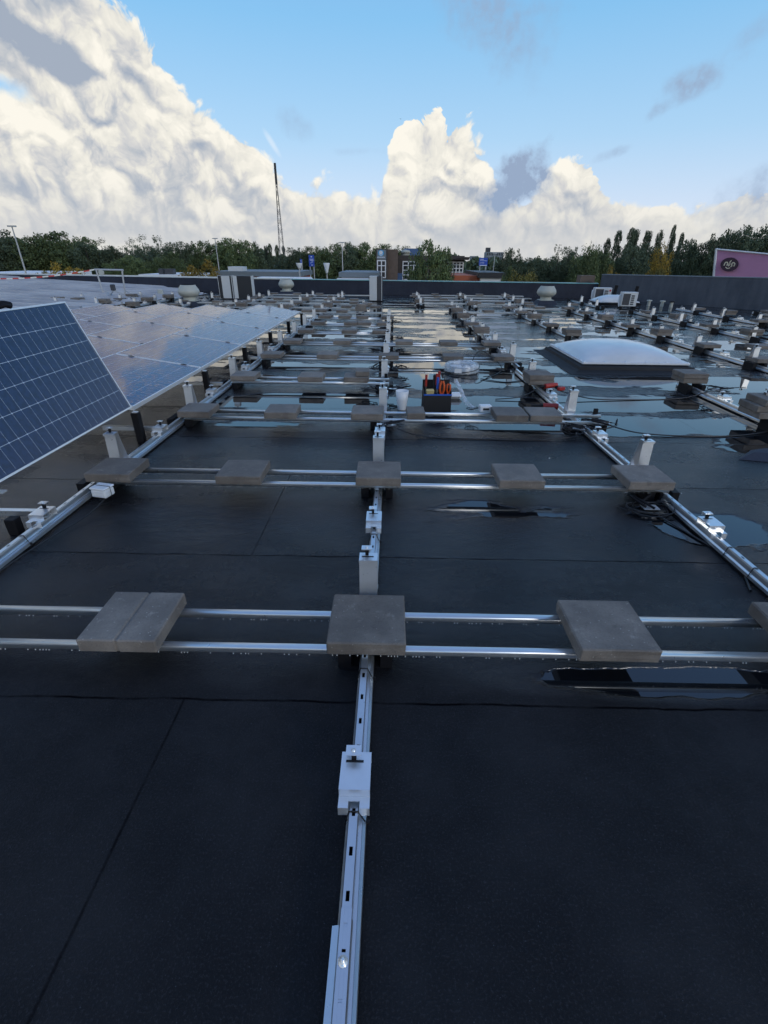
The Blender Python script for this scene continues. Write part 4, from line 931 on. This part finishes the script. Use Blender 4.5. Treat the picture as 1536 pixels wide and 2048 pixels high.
# red drill on right rail
t = thing('cordless_drill', 'red and black cordless drill lying on the right base rail', 'drill', (1.9, 5.78, .09), R(20))
MB().tube([(-.10, 0, .03), (-.02, 0, .035), (.06, 0, .035)], .028, 12).build('motor_housing', M['red'], t); MB().tube([(-.1, 0, .03), (-.17, 0, .028)], .013, 8).build('chuck', M['rubber'], t)
MB().box(.02, .055, -.09, -.01, .0, .035).build('grip', M['rubber'], t, bevel=.01); MB().box(.0, .085, -.14, -.092, -.002, .04).build('battery', M['red'], t, bevel=.008)
t = thing('angle_tool', 'red hand tool lying just behind the pavers on the third cross rails', 'tool', (1.66, 4.98, .03), R(-10))
MB().tube([(-.08, 0, .06), (.07, 0, .06)], .032, 12).build('body', M['red'], t); MB().tube([(-.08, 0, .06), (-.2, 0, .05)], .016, 8).build('handle', M['rubber'], t)
cable([(1.2, 5.55, .01), (1.5, 5.6, .03), (1.72, 5.75, .09)], .006, 'black cable lying left of the red drill')
# folded bitumen patch on right
b = MB(); b.hexa([(2.85, 3.75, .003), (4.2, 3.45, .003), (4.4, 3.9, .003), (3.1, 3.98, .003)], [(3.0, 3.8, .05), (4.2, 3.55, .06), (4.3, 3.8, .06), (3.15, 3.9, .05)])
o = b.build('bitumen_patch', M['wall']); tag(o, 'low raised black bitumen patch at the right edge of the roof', 'roof patch')
b = MB(); b.tube([(2.62, 3.87, .004), (2.67, 3.6, .004), (2.3, 2.6, .004)], .006, 6)
o = MB().lathe([(.006, 0), (.006, .004), (.0, .006)], n=8).build('pebble', M['white']); o.location = (1.30, 3.72, .0); tag(o, 'tiny white pebble on the damp roof between the second and third cross rails', 'pebble')

# ------------------------------------------------------------------ background buildings
GZ = -6.0
def ub(name, label, cat, Y, u0, u1, v0, depth, m, vb=None):      # simple box volume fitted to a bearing and real distance
    p0, p1 = at(u0, v0, Y), at(u1, v0, Y); t = thing(name, label, cat, (p0.x, Y, GZ)); W = p1.x-p0.x; H = p0.z-GZ
    return t, W, H
def pz(v, u, Y): return at(u, v, Y).z-GZ
t, W, H = ub('brick_building', 'brown brick building with a logo tower and white framed windows beyond the parapet', 'building', 70, 752, 941, 499, 14, None)
Yb = 70
def lx(u): return at(u, 520, Yb).x-at(752, 499, Yb).x
zt = pz(498, 765, Yb)
MB().box(0, lx(775), 0, 3, 0, zt).build('logo_tower', M['brickdark'], t)
MB().box(lx(775)+.002, lx(796), .6, 9, 0, zt-.02).build('tower_side', M['brick'], t)
MB().box(lx(796)+.002, lx(935), 3.0, 14, 0, pz(511, 850, 73)).build('main_block', M['brickdark'], t)
MB().hexa([(lx(900), 2.2, pz(519, 920, 72)), (lx(940), 1.2, pz(520, 920, 72)), (lx(940), 9, pz(520, 920, 72)), (lx(900), 2.99, pz(519, 920, 72))], [(lx(900), 2.2, pz(513, 920, 72)), (lx(942), 1.0, pz(514, 920, 72)), (lx(942), 9, pz(514, 920, 72)), (lx(900), 2.99, pz(513, 920, 72))]).build('eaves', M['brickdark'], t)
wf = MB()
def window(u0, u1, v0, v1, y, nx, nz, mfr='white'):
    x0, x1, z1, z0 = lx(u0), lx(u1), pz(v0, u0, Yb+y), pz(v1, u0, Yb+y)
    f = MB(); fw = .13
    f.box(x0, x1, y-.06, y-.005, z0, z0+fw).box(x0, x1, y-.06, y-.005, z1-fw, z1)
    for i in range(nx+1):
        xx = x0+(x1-x0-fw)*i/nx; f.box(xx, xx+fw, y-.063, y-.005, z0+fw, z1-fw)
    for j in range(1, nz):
        zz = z0+(z1-z0)*j/nz; f.box(x0+fw, x1-fw, y-.058, y-.005, zz, zz+fw*.8)
    o = f.build('window', M[mfr], t); MB().box(x0+.02, x1-.02, y-.004, y-.001, z0+.02, z1-.02).build('pane', M['glassdark'], o)
window(806, 842, 522, 560, 3.0, 3, 4); window(897, 934, 523, 552, 3.0, 5, 4); window(754, 772, 520, 556, 0, 2, 3)
p0 = pz(500, 760, Yb); 
b = MB(); b.box(lx(754), lx(772), -.03, -.001, pz(519, 760, Yb), pz(499.5, 760, Yb)); b.build('sign_board', M['greyroof'], t)
def disc(mb, cx, cz, r1, r2, y, n=24, mi=0, a0=0, a1=360):
    for k in range(n):
        q0, q1 = R(a0+(a1-a0)*k/n), R(a0+(a1-a0)*(k+1)/n)
        mb.add([(cx+r1*math.cos(q0), y, cz+r1*math.sin(q0)), (cx+r2*math.cos(q0), y, cz+r2*math.sin(q0)), (cx+r2*math.cos(q1), y, cz+r2*math.sin(q1)), (cx+r1*math.cos(q1), y, cz+r1*math.sin(q1))], [(0, 1, 2, 3)], mi)
cx, cz = lx(762), pz(506, 760, Yb); b = MB(); disc(b, cx, cz, .0, .36, -.045, mi=0); disc(b, cx-.02, cz+.05, 0, .22, -.05, mi=1); disc(b, cx, cz-.06, .18, .24, -.055, mi=1, a0=200, a1=340)
b.build('round_logo', [M['logoblue'], M['white']], t)
b = MB(); b.box(cx-.5, cx+.5, -.034, -.031, pz(515, 760, Yb), pz(513.8, 760, Yb)); b.build('logo_lettering', M['signtxt'], t)
MB().box(lx(810), lx(848), 6, 13, pz(512, 850, 73), pz(497, 830, 76)).build('blue_roof_box', M['blueroof'], t)
MB().lathe([(.6, 0), (.6, .3), (.75, .32), (.5, .6), (0, .7)], (lx(812), 4.2, pz(511, 850, 73)), 16).build('roof_cowl', M['vent'], t)
MB().box(lx(786), lx(806), 1.5, 2.9, 0, pz(547, 790, 71.5)).build('blue_annex', M['blueroof'], t)
def lowb(name, label, Y, u0, u1, v0, m, fascia=None, depth=10, extra=None):
    p0, p1 = at(u0, v0, Y), at(u1, v0, Y); t = thing(name, label, 'building', (p0.x, Y, GZ)); H = (p0.z+p1.z)/2-GZ; W = p1.x-p0.x
    MB().box(0, W, 0, depth, 0, H-.5).build('walls', M[m], t); MB().box(-.3, W+.3, -.3, depth+.3, H-.5, H).build('roof_slab', M[fascia or 'greyroof'], t)
    return t, W, H
t, W, H = lowb('low_building', 'low flat roofed building with a grey fascia and red brick left of the mast foot', 60, 432, 592, 543, 'orange', 'greyroof')
MB().box(W*.12, W*.3, 1, 3, H, H+.45).build('roof_unit', M['lacq'], t)
t, W, H = lowb('low_building', 'low white roofed buildings seen over the metal roof coping', 75, 283, 366, 549, 'white', 'white')
for q in (.35, .5, .6): MB().box(W*q, W*q+.6, 1, 2, H, H+.7).build('roof_unit', M['darkgrill'], t)
lowb('low_building', 'long low roof edge at the far left beneath the lamp post', 60, -60, 76, 546, 'darkgrill', 'white')
t, W, H = lowb('canopy_building', 'white canopied building just left of the logo tower', 62, 683, 752, 544.5, 'white', 'greyroof')
MB().hexa([(0, -2, H-1.3), (W*.35, -2, H-2.4), (W*.35, -.31, H-2.4), (0, -.31, H-1.3)], [(-.4, -2, H-.6), (W*.8, -2, H-.6), (W*.8, -.31, H-.6), (-.4, -.31, H-.6)]).build('canopy', M['white'], t)
lowb('orange_wall_building', 'low orange red building below the white windows', 58, 912, 963, 551, 'orange', 'orange')
t, W, H = lowb('white_shed', 'white low shed with a blue emblem right of the orange building', 57, 962, 1005, 545, 'white', 'dark')
b = MB(); b.box(W*.33, W*.38, -.02, -.005, H-1.7, H-.9).box(W*.33, W*.62, -.02, -.005, H-1.0, H-.85).box(W*.58, W*.63, -.02, -.005, H-1.7, H-1.001); disc(b, W*.5, H-1.45, .1, .18, -.02, 16); b.build('blue_emblem', M['logoblue'], t)
t = tag(MB().box(0, 4.6, 0, 2, 0, 2.9).build('white_van', M['white'], bevel=.35), 'white van roof showing above the teal coping behind the small vent', 'van')
p = at(503, 554.5, 40); t.location = (p.x, 40, p.z-2.9)
MB().box(.2, 4.4, -.02, -.001, 2.0, 2.5).build('side_window', M['glassdark'], t)
# tower blocks far away
for n_, (u0, u1, v0, lb) in enumerate([(974, 1008, 504, 'distant grey tower block right of the blue billboard'), (944, 957, 512, 'distant narrower block just left of the blue billboard')]):
    Y = 420; p0, p1 = at(u0, v0, Y), at(u1, v0, Y); t = thing('tower_block', lb, 'building', (p0.x, Y, GZ), 0, 'distant tower blocks'); W = p1.x-p0.x; H = p0.z-GZ
    MB().box(0, W, 0, 12, 0, H).build('walls', M['concrete'], t)
    if n_ == 0: MB().box(0, W*.22, 2, 8, H, H+3).build('lift_house', M['darkgrill'], t)
    for j in range(int(H/3)):
        b = MB()
        for i in range(10): b.box(W*(i+.2)/10, W*(i+.75)/10, -.1, -.01, 1+j*3, 2.8+j*3)
        b.build('window_band', M['glassdark'], t)
# pink building
t = thing('pink_building', 'pink facade with a dark round emblem above the grey wall at the right', 'building', (0, 0, 0))
q0 = at(1433, 497, 45); q1 = at(1427, 556, 45); q2 = at(1700, 522, 40); q3 = at(1700, 575, 40)
dy = Vector((4.2, 6, 0))
b = MB(); qx = q0.x+(q1.x-q0.x)*(q0.z-GZ)/(q0.z-q1.z)
b.hexa([(qx, q1.y, GZ), (q3.x, q3.y, GZ), (q3.x+dy.x, q3.y+dy.y, GZ), (qx+dy.x, q1.y+dy.y, GZ)], [q0, q2, q2+dy, q0+dy]); b.build('facade', M['pink'], t)
e0 = (q0-q2).normalized(); up = Vector((0, 0, 1)); nrm = e0.cross(up).normalized()
if nrm.y > 0: nrm = -nrm
b = MB(); b.tube([q0+nrm*.05-up*.05, q2+nrm*.05-up*.05], .06, 6); b.tube([Vector((q0.x, q0.y, q0.z))+nrm*.04, Vector((qx, q0.y, GZ))+nrm*.04], .09, 6); b.build('edge_trim', M['plastic'], t)
ax = -e0; ec = at(1459, 529, 44.3)
def onf(c_, s_, tt, off=.06): return c_+ax*s_+up*tt+nrm*off
def ribbon(mb, pts, wd, off, mi=0):
    for (a0, b0), (a1, b1) in zip(pts, pts[1:]):
        d = Vector((a1-a0, b1-b0)); n_ = Vector((-d.y, d.x)).normalized()*wd/2
        mb.add([onf(ec, a0+n_.x, b0+n_.y, off), onf(ec, a1+n_.x, b1+n_.y, off), onf(ec, a1-n_.x, b1-n_.y, off), onf(ec, a0-n_.x, b0-n_.y, off)], [(0, 1, 2, 3)], mi)
lam = (((ec-q0).dot(nrm)))
ec = ec-nrm*lam
b = MB(); n = 32; b.add([onf(ec, .60*math.cos(2*math.pi*k/n)*1.05, .50*math.sin(2*math.pi*k/n), .03) for k in range(n)], [tuple(range(n))]); b.build('round_plaque', M['plum'], t)
b = MB()
ribbon(b, [(-.36, -.12), (-.33, .10), (-.22, .16), (-.14, .08), (-.16, -.10)], .07, .045)
ribbon(b, [(.34, -.10), (.36, .12), (.22, .17), (.14, .08), (.20, -.10), (.12, -.14)], .07, .05)
ribbon(b, [(.06, .30), (-.02, .18), (.03, .02), (-.02, -.12), (-.10, -.04), (-.06, .06)], .06, .055)
ribbon(b, [(-.22, -.20), (-.06, -.30), (.12, -.22)], .06, .052)
b.build('emblem', M['cream'], t)
# lamp posts, mast and road signs
def lamp(u, vt, vb, Y, label, arm=0.):
    p = at(u, vt, Y); t = thing('street_lamp', label, 'street lamp', (p.x, Y, GZ), 0, 'thin street lamps beyond the roof')
    H = p.z-GZ; MB().tube([(0, 0, 0), (0, 0, H*.5), (0, 0, H)], .11, 8, taper=.05).build('pole', M['lampmetal'], t)
    MB().box(-.35, .35, -.1, .1, H, H+.12).build('lamp_head', M['lampmetal'], t)
lamp(24, 454, 0, 48, 'leaning grey lamp post at the far left before the trees'); lamp(430, 478, 0, 75, 'thin pale lamp post in front of the trees above the dark cabinets'); lamp(684, 486, 0, 70, 'thin pale pole left of the logo tower'); lamp(990, 507, 0, 90, 'pale pole just right of the blue billboard')
for n_, (u, v) in enumerate([(598, 526), (653, 526)]):
    p = at(u, v, 55); t = thing('cone_lamp', ['short lamp with a white cone head beside the blue sign', 'white drum lamp head right of the blue sign'][n_], 'street lamp', (p.x, 55, GZ)); H = p.z-GZ
    MB().tube([(0, 0, 0), (0, 0, H-.5)], .06, 8).build('pole', M['lampmetal'], t); MB().lathe([(.12, H-.9 if n_ else H-.5), (.32, H-.05), (.3, H)], n=12).build('lamp_head', M['plastic'], t)
p = at(549.5, 326, 150); t = thing('radio_mast', 'tall thin lattice radio mast rising above the tree line', 'mast', (p.x, 150, GZ)); H = p.z-GZ
b = MB(); w0, w1 = .85, .16
def mw(z): return w0+(w1-w0)*min(1, z/(H*.84))
for sx, sy in ((-1, -1), (1, -1), (1, 1), (-1, 1)): b.tube([(sx*w0, sy*w0, 0), (sx*w1, sy*w1, H*.84)], .05, 5)
z = 0
while z < H*.83:
    w_a, w_b = mw(z), mw(min(z+2.1, H*.84)); z2 = min(z+2.1, H*.84)
    for (a_, c_) in (((-1, -1), (1, -1)), ((1, -1), (1, 1)), ((1, 1), (-1, 1)), ((-1, 1), (-1, -1))):
        b.tube([(a_[0]*w_a, a_[1]*w_a, z), (c_[0]*w_b, c_[1]*w_b, z2)], .028, 4); b.tube([(c_[0]*w_a, c_[1]*w_a, z), (a_[0]*w_b, a_[1]*w_b, z2)], .028, 4)
    z = z2
b.build('lattice', M['mast'], t); MB().tube([(0, 0, H*.84), (0, 0, H)], .30, 8).build('antenna_head', M['dark'], t)
def board(u0, u1, v0, v1, Y, label, pole=True, lines=None, white=None):
    p0, p1 = at(u0, v0, Y), at(u1, v1, Y); t = thing('road_sign', label, 'sign', ((p0.x+p1.x)/2, Y, GZ)); W = p1.x-p0.x; z1, z0 = p0.z-GZ, p1.z-GZ
    MB().box(-W/2, W/2, 0, .12, z0, z1).build('board', M['signblue'], t)
    b = MB()
    for (a0, a1, c0_, c1_) in lines: b.box(-W/2+W*a0, -W/2+W*a1, -.02, -.001, z0+(z1-z0)*c0_, z0+(z1-z0)*c1_)
    b.build('lettering', M['signtxt'], t)
    b = MB(); b.tube([(-W*.35, .2, 0), (-W*.35, .2, z1-.1)], .09, 6); b.tube([(W*.35, .2, 0), (W*.35, .2, z1-.1)], .09, 6); b.build('posts', M['lampmetal'], t); return t
board(617, 629, 510, 533, 80, 'tall blue road sign with white lettering in front of the trees', lines=[(.4, .62, .80, .9), (.15, .85, .62, .66), (.2, .9, .52, .56), (.5, .8, .38, .42), (.3, .5, .3, .34), (.45, .75, .1, .15)])
board(600, 604, 518, 527, 90, 'small blue road sign left of the tall blue one', lines=[(.2, .8, .5, .6)])
t = board(959, 974.5, 515.5, 532, 75, 'blue billboard with white lettering lines near the distant tower block', lines=[(.1, .5, .78, .84), (.1, .9, .62, .66), (.1, .6, .35, .40), (.08, .92, .02, .12)])
b = MB(); 
# a bird far up
p = at(801, 238, 60); b = MB(); b.add([(-.12, 0, .03), (0, .05, 0), (0, -.05, 0), (.12, 0, .03), (0, 0, .02)], [(0, 1, 4), (0, 4, 2), (1, 3, 4), (2, 4, 3), (0, 2, 1), (1, 2, 3)]); o = b.build('bird', M['bird']); o.location = p; tag(o, 'tiny dark bird flying in the blue sky above the central cloud', 'bird')

# ------------------------------------------------------------------ trees
def crown_mesh(name, kind, seed, m, n_cl, per, leaf):
    r_ = np.random.default_rng(seed); cl = []
    if kind == 'round':
        while len(cl) < n_cl:
            p = r_.normal(size=3); p /= np.linalg.norm(p); rad = r_.uniform(.35, 1.)**.6
            lob = 1+.16*math.sin(p[0]*5+seed)+.14*math.sin(p[1]*6+p[2]*5+seed*2)
            cl.append((p[0]*.48*rad*lob, p[1]*.48*rad*lob, min(.96, .53+p[2]*.45*rad*lob), r_.uniform(.07, .12)))
    elif kind == 'poplar':
        for _ in range(n_cl):
            z = r_.uniform(.08, 1); wd = .5*min(1, 1.25*(1.02-z)**.45)*(.75+.25*math.sin(z*23+seed))*min(1, .5+z*2); a_ = r_.uniform(0, 6.28); q = r_.uniform(.2, 1)**.5
            cl.append((math.cos(a_)*wd*q*.85, math.sin(a_)*wd*q*.85, z*.97, r_.uniform(.05, .085)))
    elif kind == 'spindly':
        for _ in range(n_cl):
            z = r_.uniform(.25, 1); stem = r_.integers(0, 5); sx = (stem-2)*.19+.05*math.sin(stem*9); top_ = .8+.2*math.sin(stem*2.3+seed)
            cl.append((sx*(.4+z*.7)+r_.normal()*.08, r_.normal()*.18, min(z, top_)-abs(r_.normal())*.03, r_.uniform(.05, .09)))
    elif kind == 'shrub':
        for _ in range(n_cl):
            p = r_.normal(size=3); p /= np.linalg.norm(p); p[2] = abs(p[2]); rad = r_.uniform(.3, 1)**.6
            cl.append((p[0]*.5*rad**.5, p[1]*.5*rad**.5, .08+.86*(p[2]*rad)**.5*(1+.08*math.sin(p[0]*9+seed)), r_.uniform(.05, .09)))
    cl = np.array(cl); N = n_cl*per
    c_ = np.repeat(cl, per, 0); off = r_.normal(size=(N, 3)); off /= np.linalg.norm(off, axis=1)[:, None]; off *= (r_.uniform(0, 1, (N, 1))**.4)
    ctr = c_[:, :3]+off*c_[:, 3:4]*np.array([1, 1, .75])
    u = r_.normal(size=(N, 3)); u /= np.linalg.norm(u, axis=1)[:, None]; q = r_.normal(size=(N, 3)); v = np.cross(u, q); v /= np.linalg.norm(v, axis=1)[:, None]
    s = (leaf*r_.uniform(.6, 1.4, (N, 1))); u *= s; v *= s*.6
    co = np.stack([ctr-u, ctr-v, ctr+u, ctr+v], 1).reshape(-1, 3)
    me = bpy.data.meshes.new(name); me.vertices.add(N*4); me.vertices.foreach_set('co', co.ravel()); me.loops.add(N*4); me.loops.foreach_set('vertex_index', np.arange(N*4, dtype=np.int32))
    me.polygons.add(N); me.polygons.foreach_set('loop_start', np.arange(0, N*4, 4, dtype=np.int32)); me.polygons.foreach_set('loop_total', np.full(N, 4, dtype=np.int32))
    me.materials.append(m); me.update(calc_edges=True); return me
CR = {}
for kd, mn, sd_ in [('round', 'leafdark', 1), ('round', 'leaf', 2), ('round', 'leaflight', 3), ('round', 'leaf', 4), ('round', 'leafdark', 5)]:
    CR.setdefault(('round', mn), []).append(crown_mesh('crown', kd, sd_, M[mn], 230, 60, .0165))
CR[('poplar', 'leafdark')] = [crown_mesh('crown', 'poplar', s_, M['leafdark'], 170, 50, .015) for s_ in (11, 12)]
CR[('spindly', 'leafdark')] = [crown_mesh('crown', 'spindly', s_, M['leafdark'], 150, 36, .013) for s_ in (21, 22)]
CR[('shrub', 'leafyel')] = [crown_mesh('crown', 'shrub', 31, M['leafyel'], 150, 50, .014)]
CR[('shrub', 'leafolive')] = [crown_mesh('crown', 'shrub', 32, M['leafolive'], 150, 50, .014)]
CR[('round', 'leafyel')] = [crown_mesh('crown', 'round', 33, M['leafyel'], 120, 40, .018)]
def trunk_mesh(h, r_):
    b = MB(); b.tube([(0, 0, 0), (.02, 0, h*.35), (-.01, .01, h*.7), (0, 0, h)], r_, 7, taper=r_*.35)
    for k in range(5): a_ = k*1.3; b.tube([(0, 0, h*(.35+.1*k)), (.18*math.cos(a_), .18*math.sin(a_), h*(.5+.1*k))], r_*.4, 5, taper=r_*.12)
    return b.mesh('trunk', M['trunk'])
TR = trunk_mesh(.85, .022)
NAMES = {('round', 'leafdark'): ('broadleaf_tree', 'dark green rounded tree'), ('round', 'leaf'): ('broadleaf_tree', 'mid green rounded tree'), ('round', 'leaflight'): ('broadleaf_tree', 'light green airy tree'),
         ('poplar', 'leafdark'): ('poplar_tree', 'narrow dark poplar'), ('spindly', 'leafdark'): ('thin_tree', 'gappy thin stemmed tree'), ('shrub', 'leafyel'): ('yellow_shrub', 'golden autumn shrub'), ('shrub', 'leafolive'): ('olive_shrub', 'olive yellow shrub'), ('round', 'leafyel'): ('yellow_tree', 'bright yellow autumn tree')}
# photo bearing, top, half width, distance, kind
T = []
def tr(u, v, hw, Y, kd, mn): T.append((u, v, hw, Y, kd, mn))
for u, v, hw in [(-40, 455, 60), (5, 458, 45), (45, 476, 34), (80, 468, 40), (112, 463, 42), (150, 474, 36), (185, 484, 30), (232, 492, 22)]: tr(u, v, hw, 125, 'round', 'leafdark' if u in (5, 45, 185, 232) else 'leaf')
tr(212, 477, 20, 135, 'spindly', 'leafdark')
for u, v, hw in [(262, 476, 20), (292, 470, 22), (322, 472, 24), (350, 475, 22)]: tr(u, v, hw, 150, 'spindly', 'leafdark')
for u, v, hw in [(278, 500, 28), (315, 498, 30), (345, 492, 24), (372, 482, 16)]: tr(u, v, hw, 145, 'round', 'leafdark')
for u, v, hw in [(268, 512, 24), (305, 516, 22), (238, 520, 20), (345, 505, 24)]: tr(u, v, hw, 110, 'round', 'leaf')
for u, v, hw in [(420, 483, 30), (452, 478, 32), (484, 482, 26), (506, 484, 12), (395, 505, 18)]: tr(u, v, hw, 125, 'round', 'leaf' if u != 506 else 'leafdark')
for u, v, hw in [(523, 511, 16), (500, 515, 22), (570, 512, 20), (555, 520, 14)]: tr(u, v, hw, 130, 'round', 'leafdark')
for u, v, hw in [(532, 492, 4), (536, 491, 4), (545, 487, 6), (560, 490, 6), (568, 492, 5)]: tr(u, v, hw, 165, 'poplar', 'leafdark')
for u, v, hw, mn in [(590, 495, 16, 'leafdark'), (612, 493, 18, 'leaf'), (636, 492, 22, 'leaflight'), (662, 490, 24, 'leaf'), (694, 486, 28, 'leafdark'), (728, 486, 30, 'leaf'), (764, 489, 26, 'leaf'), (800, 491, 22, 'leaflight'), (830, 492, 20, 'leaflight'), (655, 515, 30, 'leafdark')]: tr(u, v, hw, 120, 'round', mn)
tr(862, 484, 40, 55, 'round', 'leaf'); tr(895, 500, 14, 58, 'round', 'leaf'); tr(838, 512, 18, 54, 'round', 'leaf')
tr(1026, 497, 18, 130, 'round', 'leafdark'); tr(1062, 515, 22, 150, 'round', 'leafdark'); tr(1012, 520, 14, 120, 'round', 'leafdark')
tr(1105, 492, 20, 85, 'spindly', 'leafdark'); tr(1098, 512, 24, 84, 'round', 'leafdark'); tr(1138, 493, 18, 84, 'round', 'leafdark'); tr(1160, 490, 22, 80, 'round', 'leaflight'); tr(1185, 494, 22, 82, 'round', 'leaflight'); tr(1178, 484, 14, 88, 'spindly', 'leafdark'); tr(1206, 510, 16, 90, 'round', 'leaflight')
for u, v, hw in [(1214, 475, 9), (1226, 461, 11), (1243, 457, 11), (1254, 461, 9), (1267, 458, 11), (1276, 462, 8), (1290, 462, 8), (1303, 460, 9), (1339, 449, 7), (1328, 466, 6), (1346, 466, 7)]: tr(u, v, hw, 110, 'poplar', 'leafdark')
for u, v, hw in [(1250, 495, 28), (1285, 485, 30), (1315, 492, 26), (1372, 478, 24), (1398, 480, 24), (1425, 468, 26), (1455, 458, 30), (1490, 453, 34), (1525, 447, 38), (1575, 444, 44), (1360, 520, 24), (1410, 515, 30)]: tr(u, v, hw, 90, 'round', 'leafdark')
tr(1340, 487, 20, 75, 'round', 'leafyel'); tr(1334, 525, 12, 74, 'shrub', 'leafolive')
tr(122, 527, 26, 60, 'shrub', 'leafyel'); tr(92, 528, 16, 60, 'shrub', 'leafolive'); tr(402, 523, 38, 55, 'shrub', 'leafyel'); tr(609, 538, 16, 50, 'shrub', 'leafolive'); tr(1052, 524, 32, 50, 'shrub', 'leafolive'); tr(1018, 535, 18, 50, 'round', 'leaf')
tr(1250, 532, 32, 46, 'shrub', 'leafolive'); tr(1372, 540, 22, 44, 'shrub', 'leafolive'); tr(1230, 536, 14, 46, 'shrub', 'leafyel')
T.sort(key=lambda q: q[0]); cn = {}
for (u, v, hw, Y, kd, mn) in T:
    nm, lb = NAMES[(kd, mn)]; cn[(kd, mn)] = cn.get((kd, mn), 0)+1
    p = at(u, v, Y); pl, pr_ = at(u-hw, 520, Y), at(u+hw, 520, Y); p.x = at(u, 525, Y).x
    if kd == 'poplar': hw *= 1.5; pl, pr_ = at(u-hw, 520, Y), at(u+hw, 520, Y)
    tot = sum(1 for q in T if (q[4], q[5]) == (kd, mn))
    label = f'{lb} beyond the roof, {ordn(cn[(kd, mn)])} of its kind from the left' if tot > 1 else f'{lb} beyond the grey wall'
    t = thing(nm, label, 'shrub' if kd == 'shrub' else 'tree', (p.x, Y+random.uniform(-3, 3)*(Y > 70), GZ), random.uniform(0, 6.28), 'trees and shrubs beyond the roof')
    H = p.z-GZ; W = (pr_.x-pl.x)*(1.35 if kd == 'round' and Y > 70 else (1.75 if kd == 'shrub' else 1.15))
    c_ = bpy.data.objects.new('crown', random.choice(CR[(kd, mn)])); sc.collection.objects.link(c_); c_.parent = t; c_.scale = (W, W, H)
    o = bpy.data.objects.new('trunk', TR); sc.collection.objects.link(o); o.parent = t; o.scale = (H*.9, H*.9, H)
    t.rotation_euler.z = random.uniform(0, 6.28) if kd not in ('spindly',) else random.uniform(-.3, .3)
# distant wood that closes the horizon
me = crown_mesh('distant_wood', 'shrub', 77, M['leafdark'], 10, 10, .02)
r_ = np.random.default_rng(5); b = MB()
N = 16000; az_ = r_.uniform(-48, 48, N); D = r_.uniform(240, 300, N); top_ = 6.2+1.6*np.sin(az_*.35)+1.2*np.sin(az_*1.3+1)+.8*np.sin(az_*3.1); z_ = GZ+r_.uniform(0, 1, N)**.8*(top_+1.)
X_ = np.sin(np.radians(az_))*D; Y_ = np.cos(np.radians(az_))*D
u_ = r_.normal(size=(N, 3)); u_ /= np.linalg.norm(u_, axis=1)[:, None]; v_ = np.cross(u_, r_.normal(size=(N, 3))); v_ /= np.linalg.norm(v_, axis=1)[:, None]
ctr = np.stack([X_, Y_, z_], 1); u_ *= r_.uniform(.7, 1.5, (N, 1)); v_ *= 1.0
co = np.stack([ctr-u_, ctr-v_, ctr+u_, ctr+v_], 1).reshape(-1, 3)
me = bpy.data.meshes.new('distant_wood'); me.from_pydata([tuple(q) for q in co], [], [(4*i, 4*i+1, 4*i+2, 4*i+3) for i in range(N)]); me.materials.append(M['leafdark'])
o = bpy.data.objects.new('distant_wood', me); sc.collection.objects.link(o); tag(o, 'dark band of far off woodland along the horizon', 'woodland', kind='stuff')
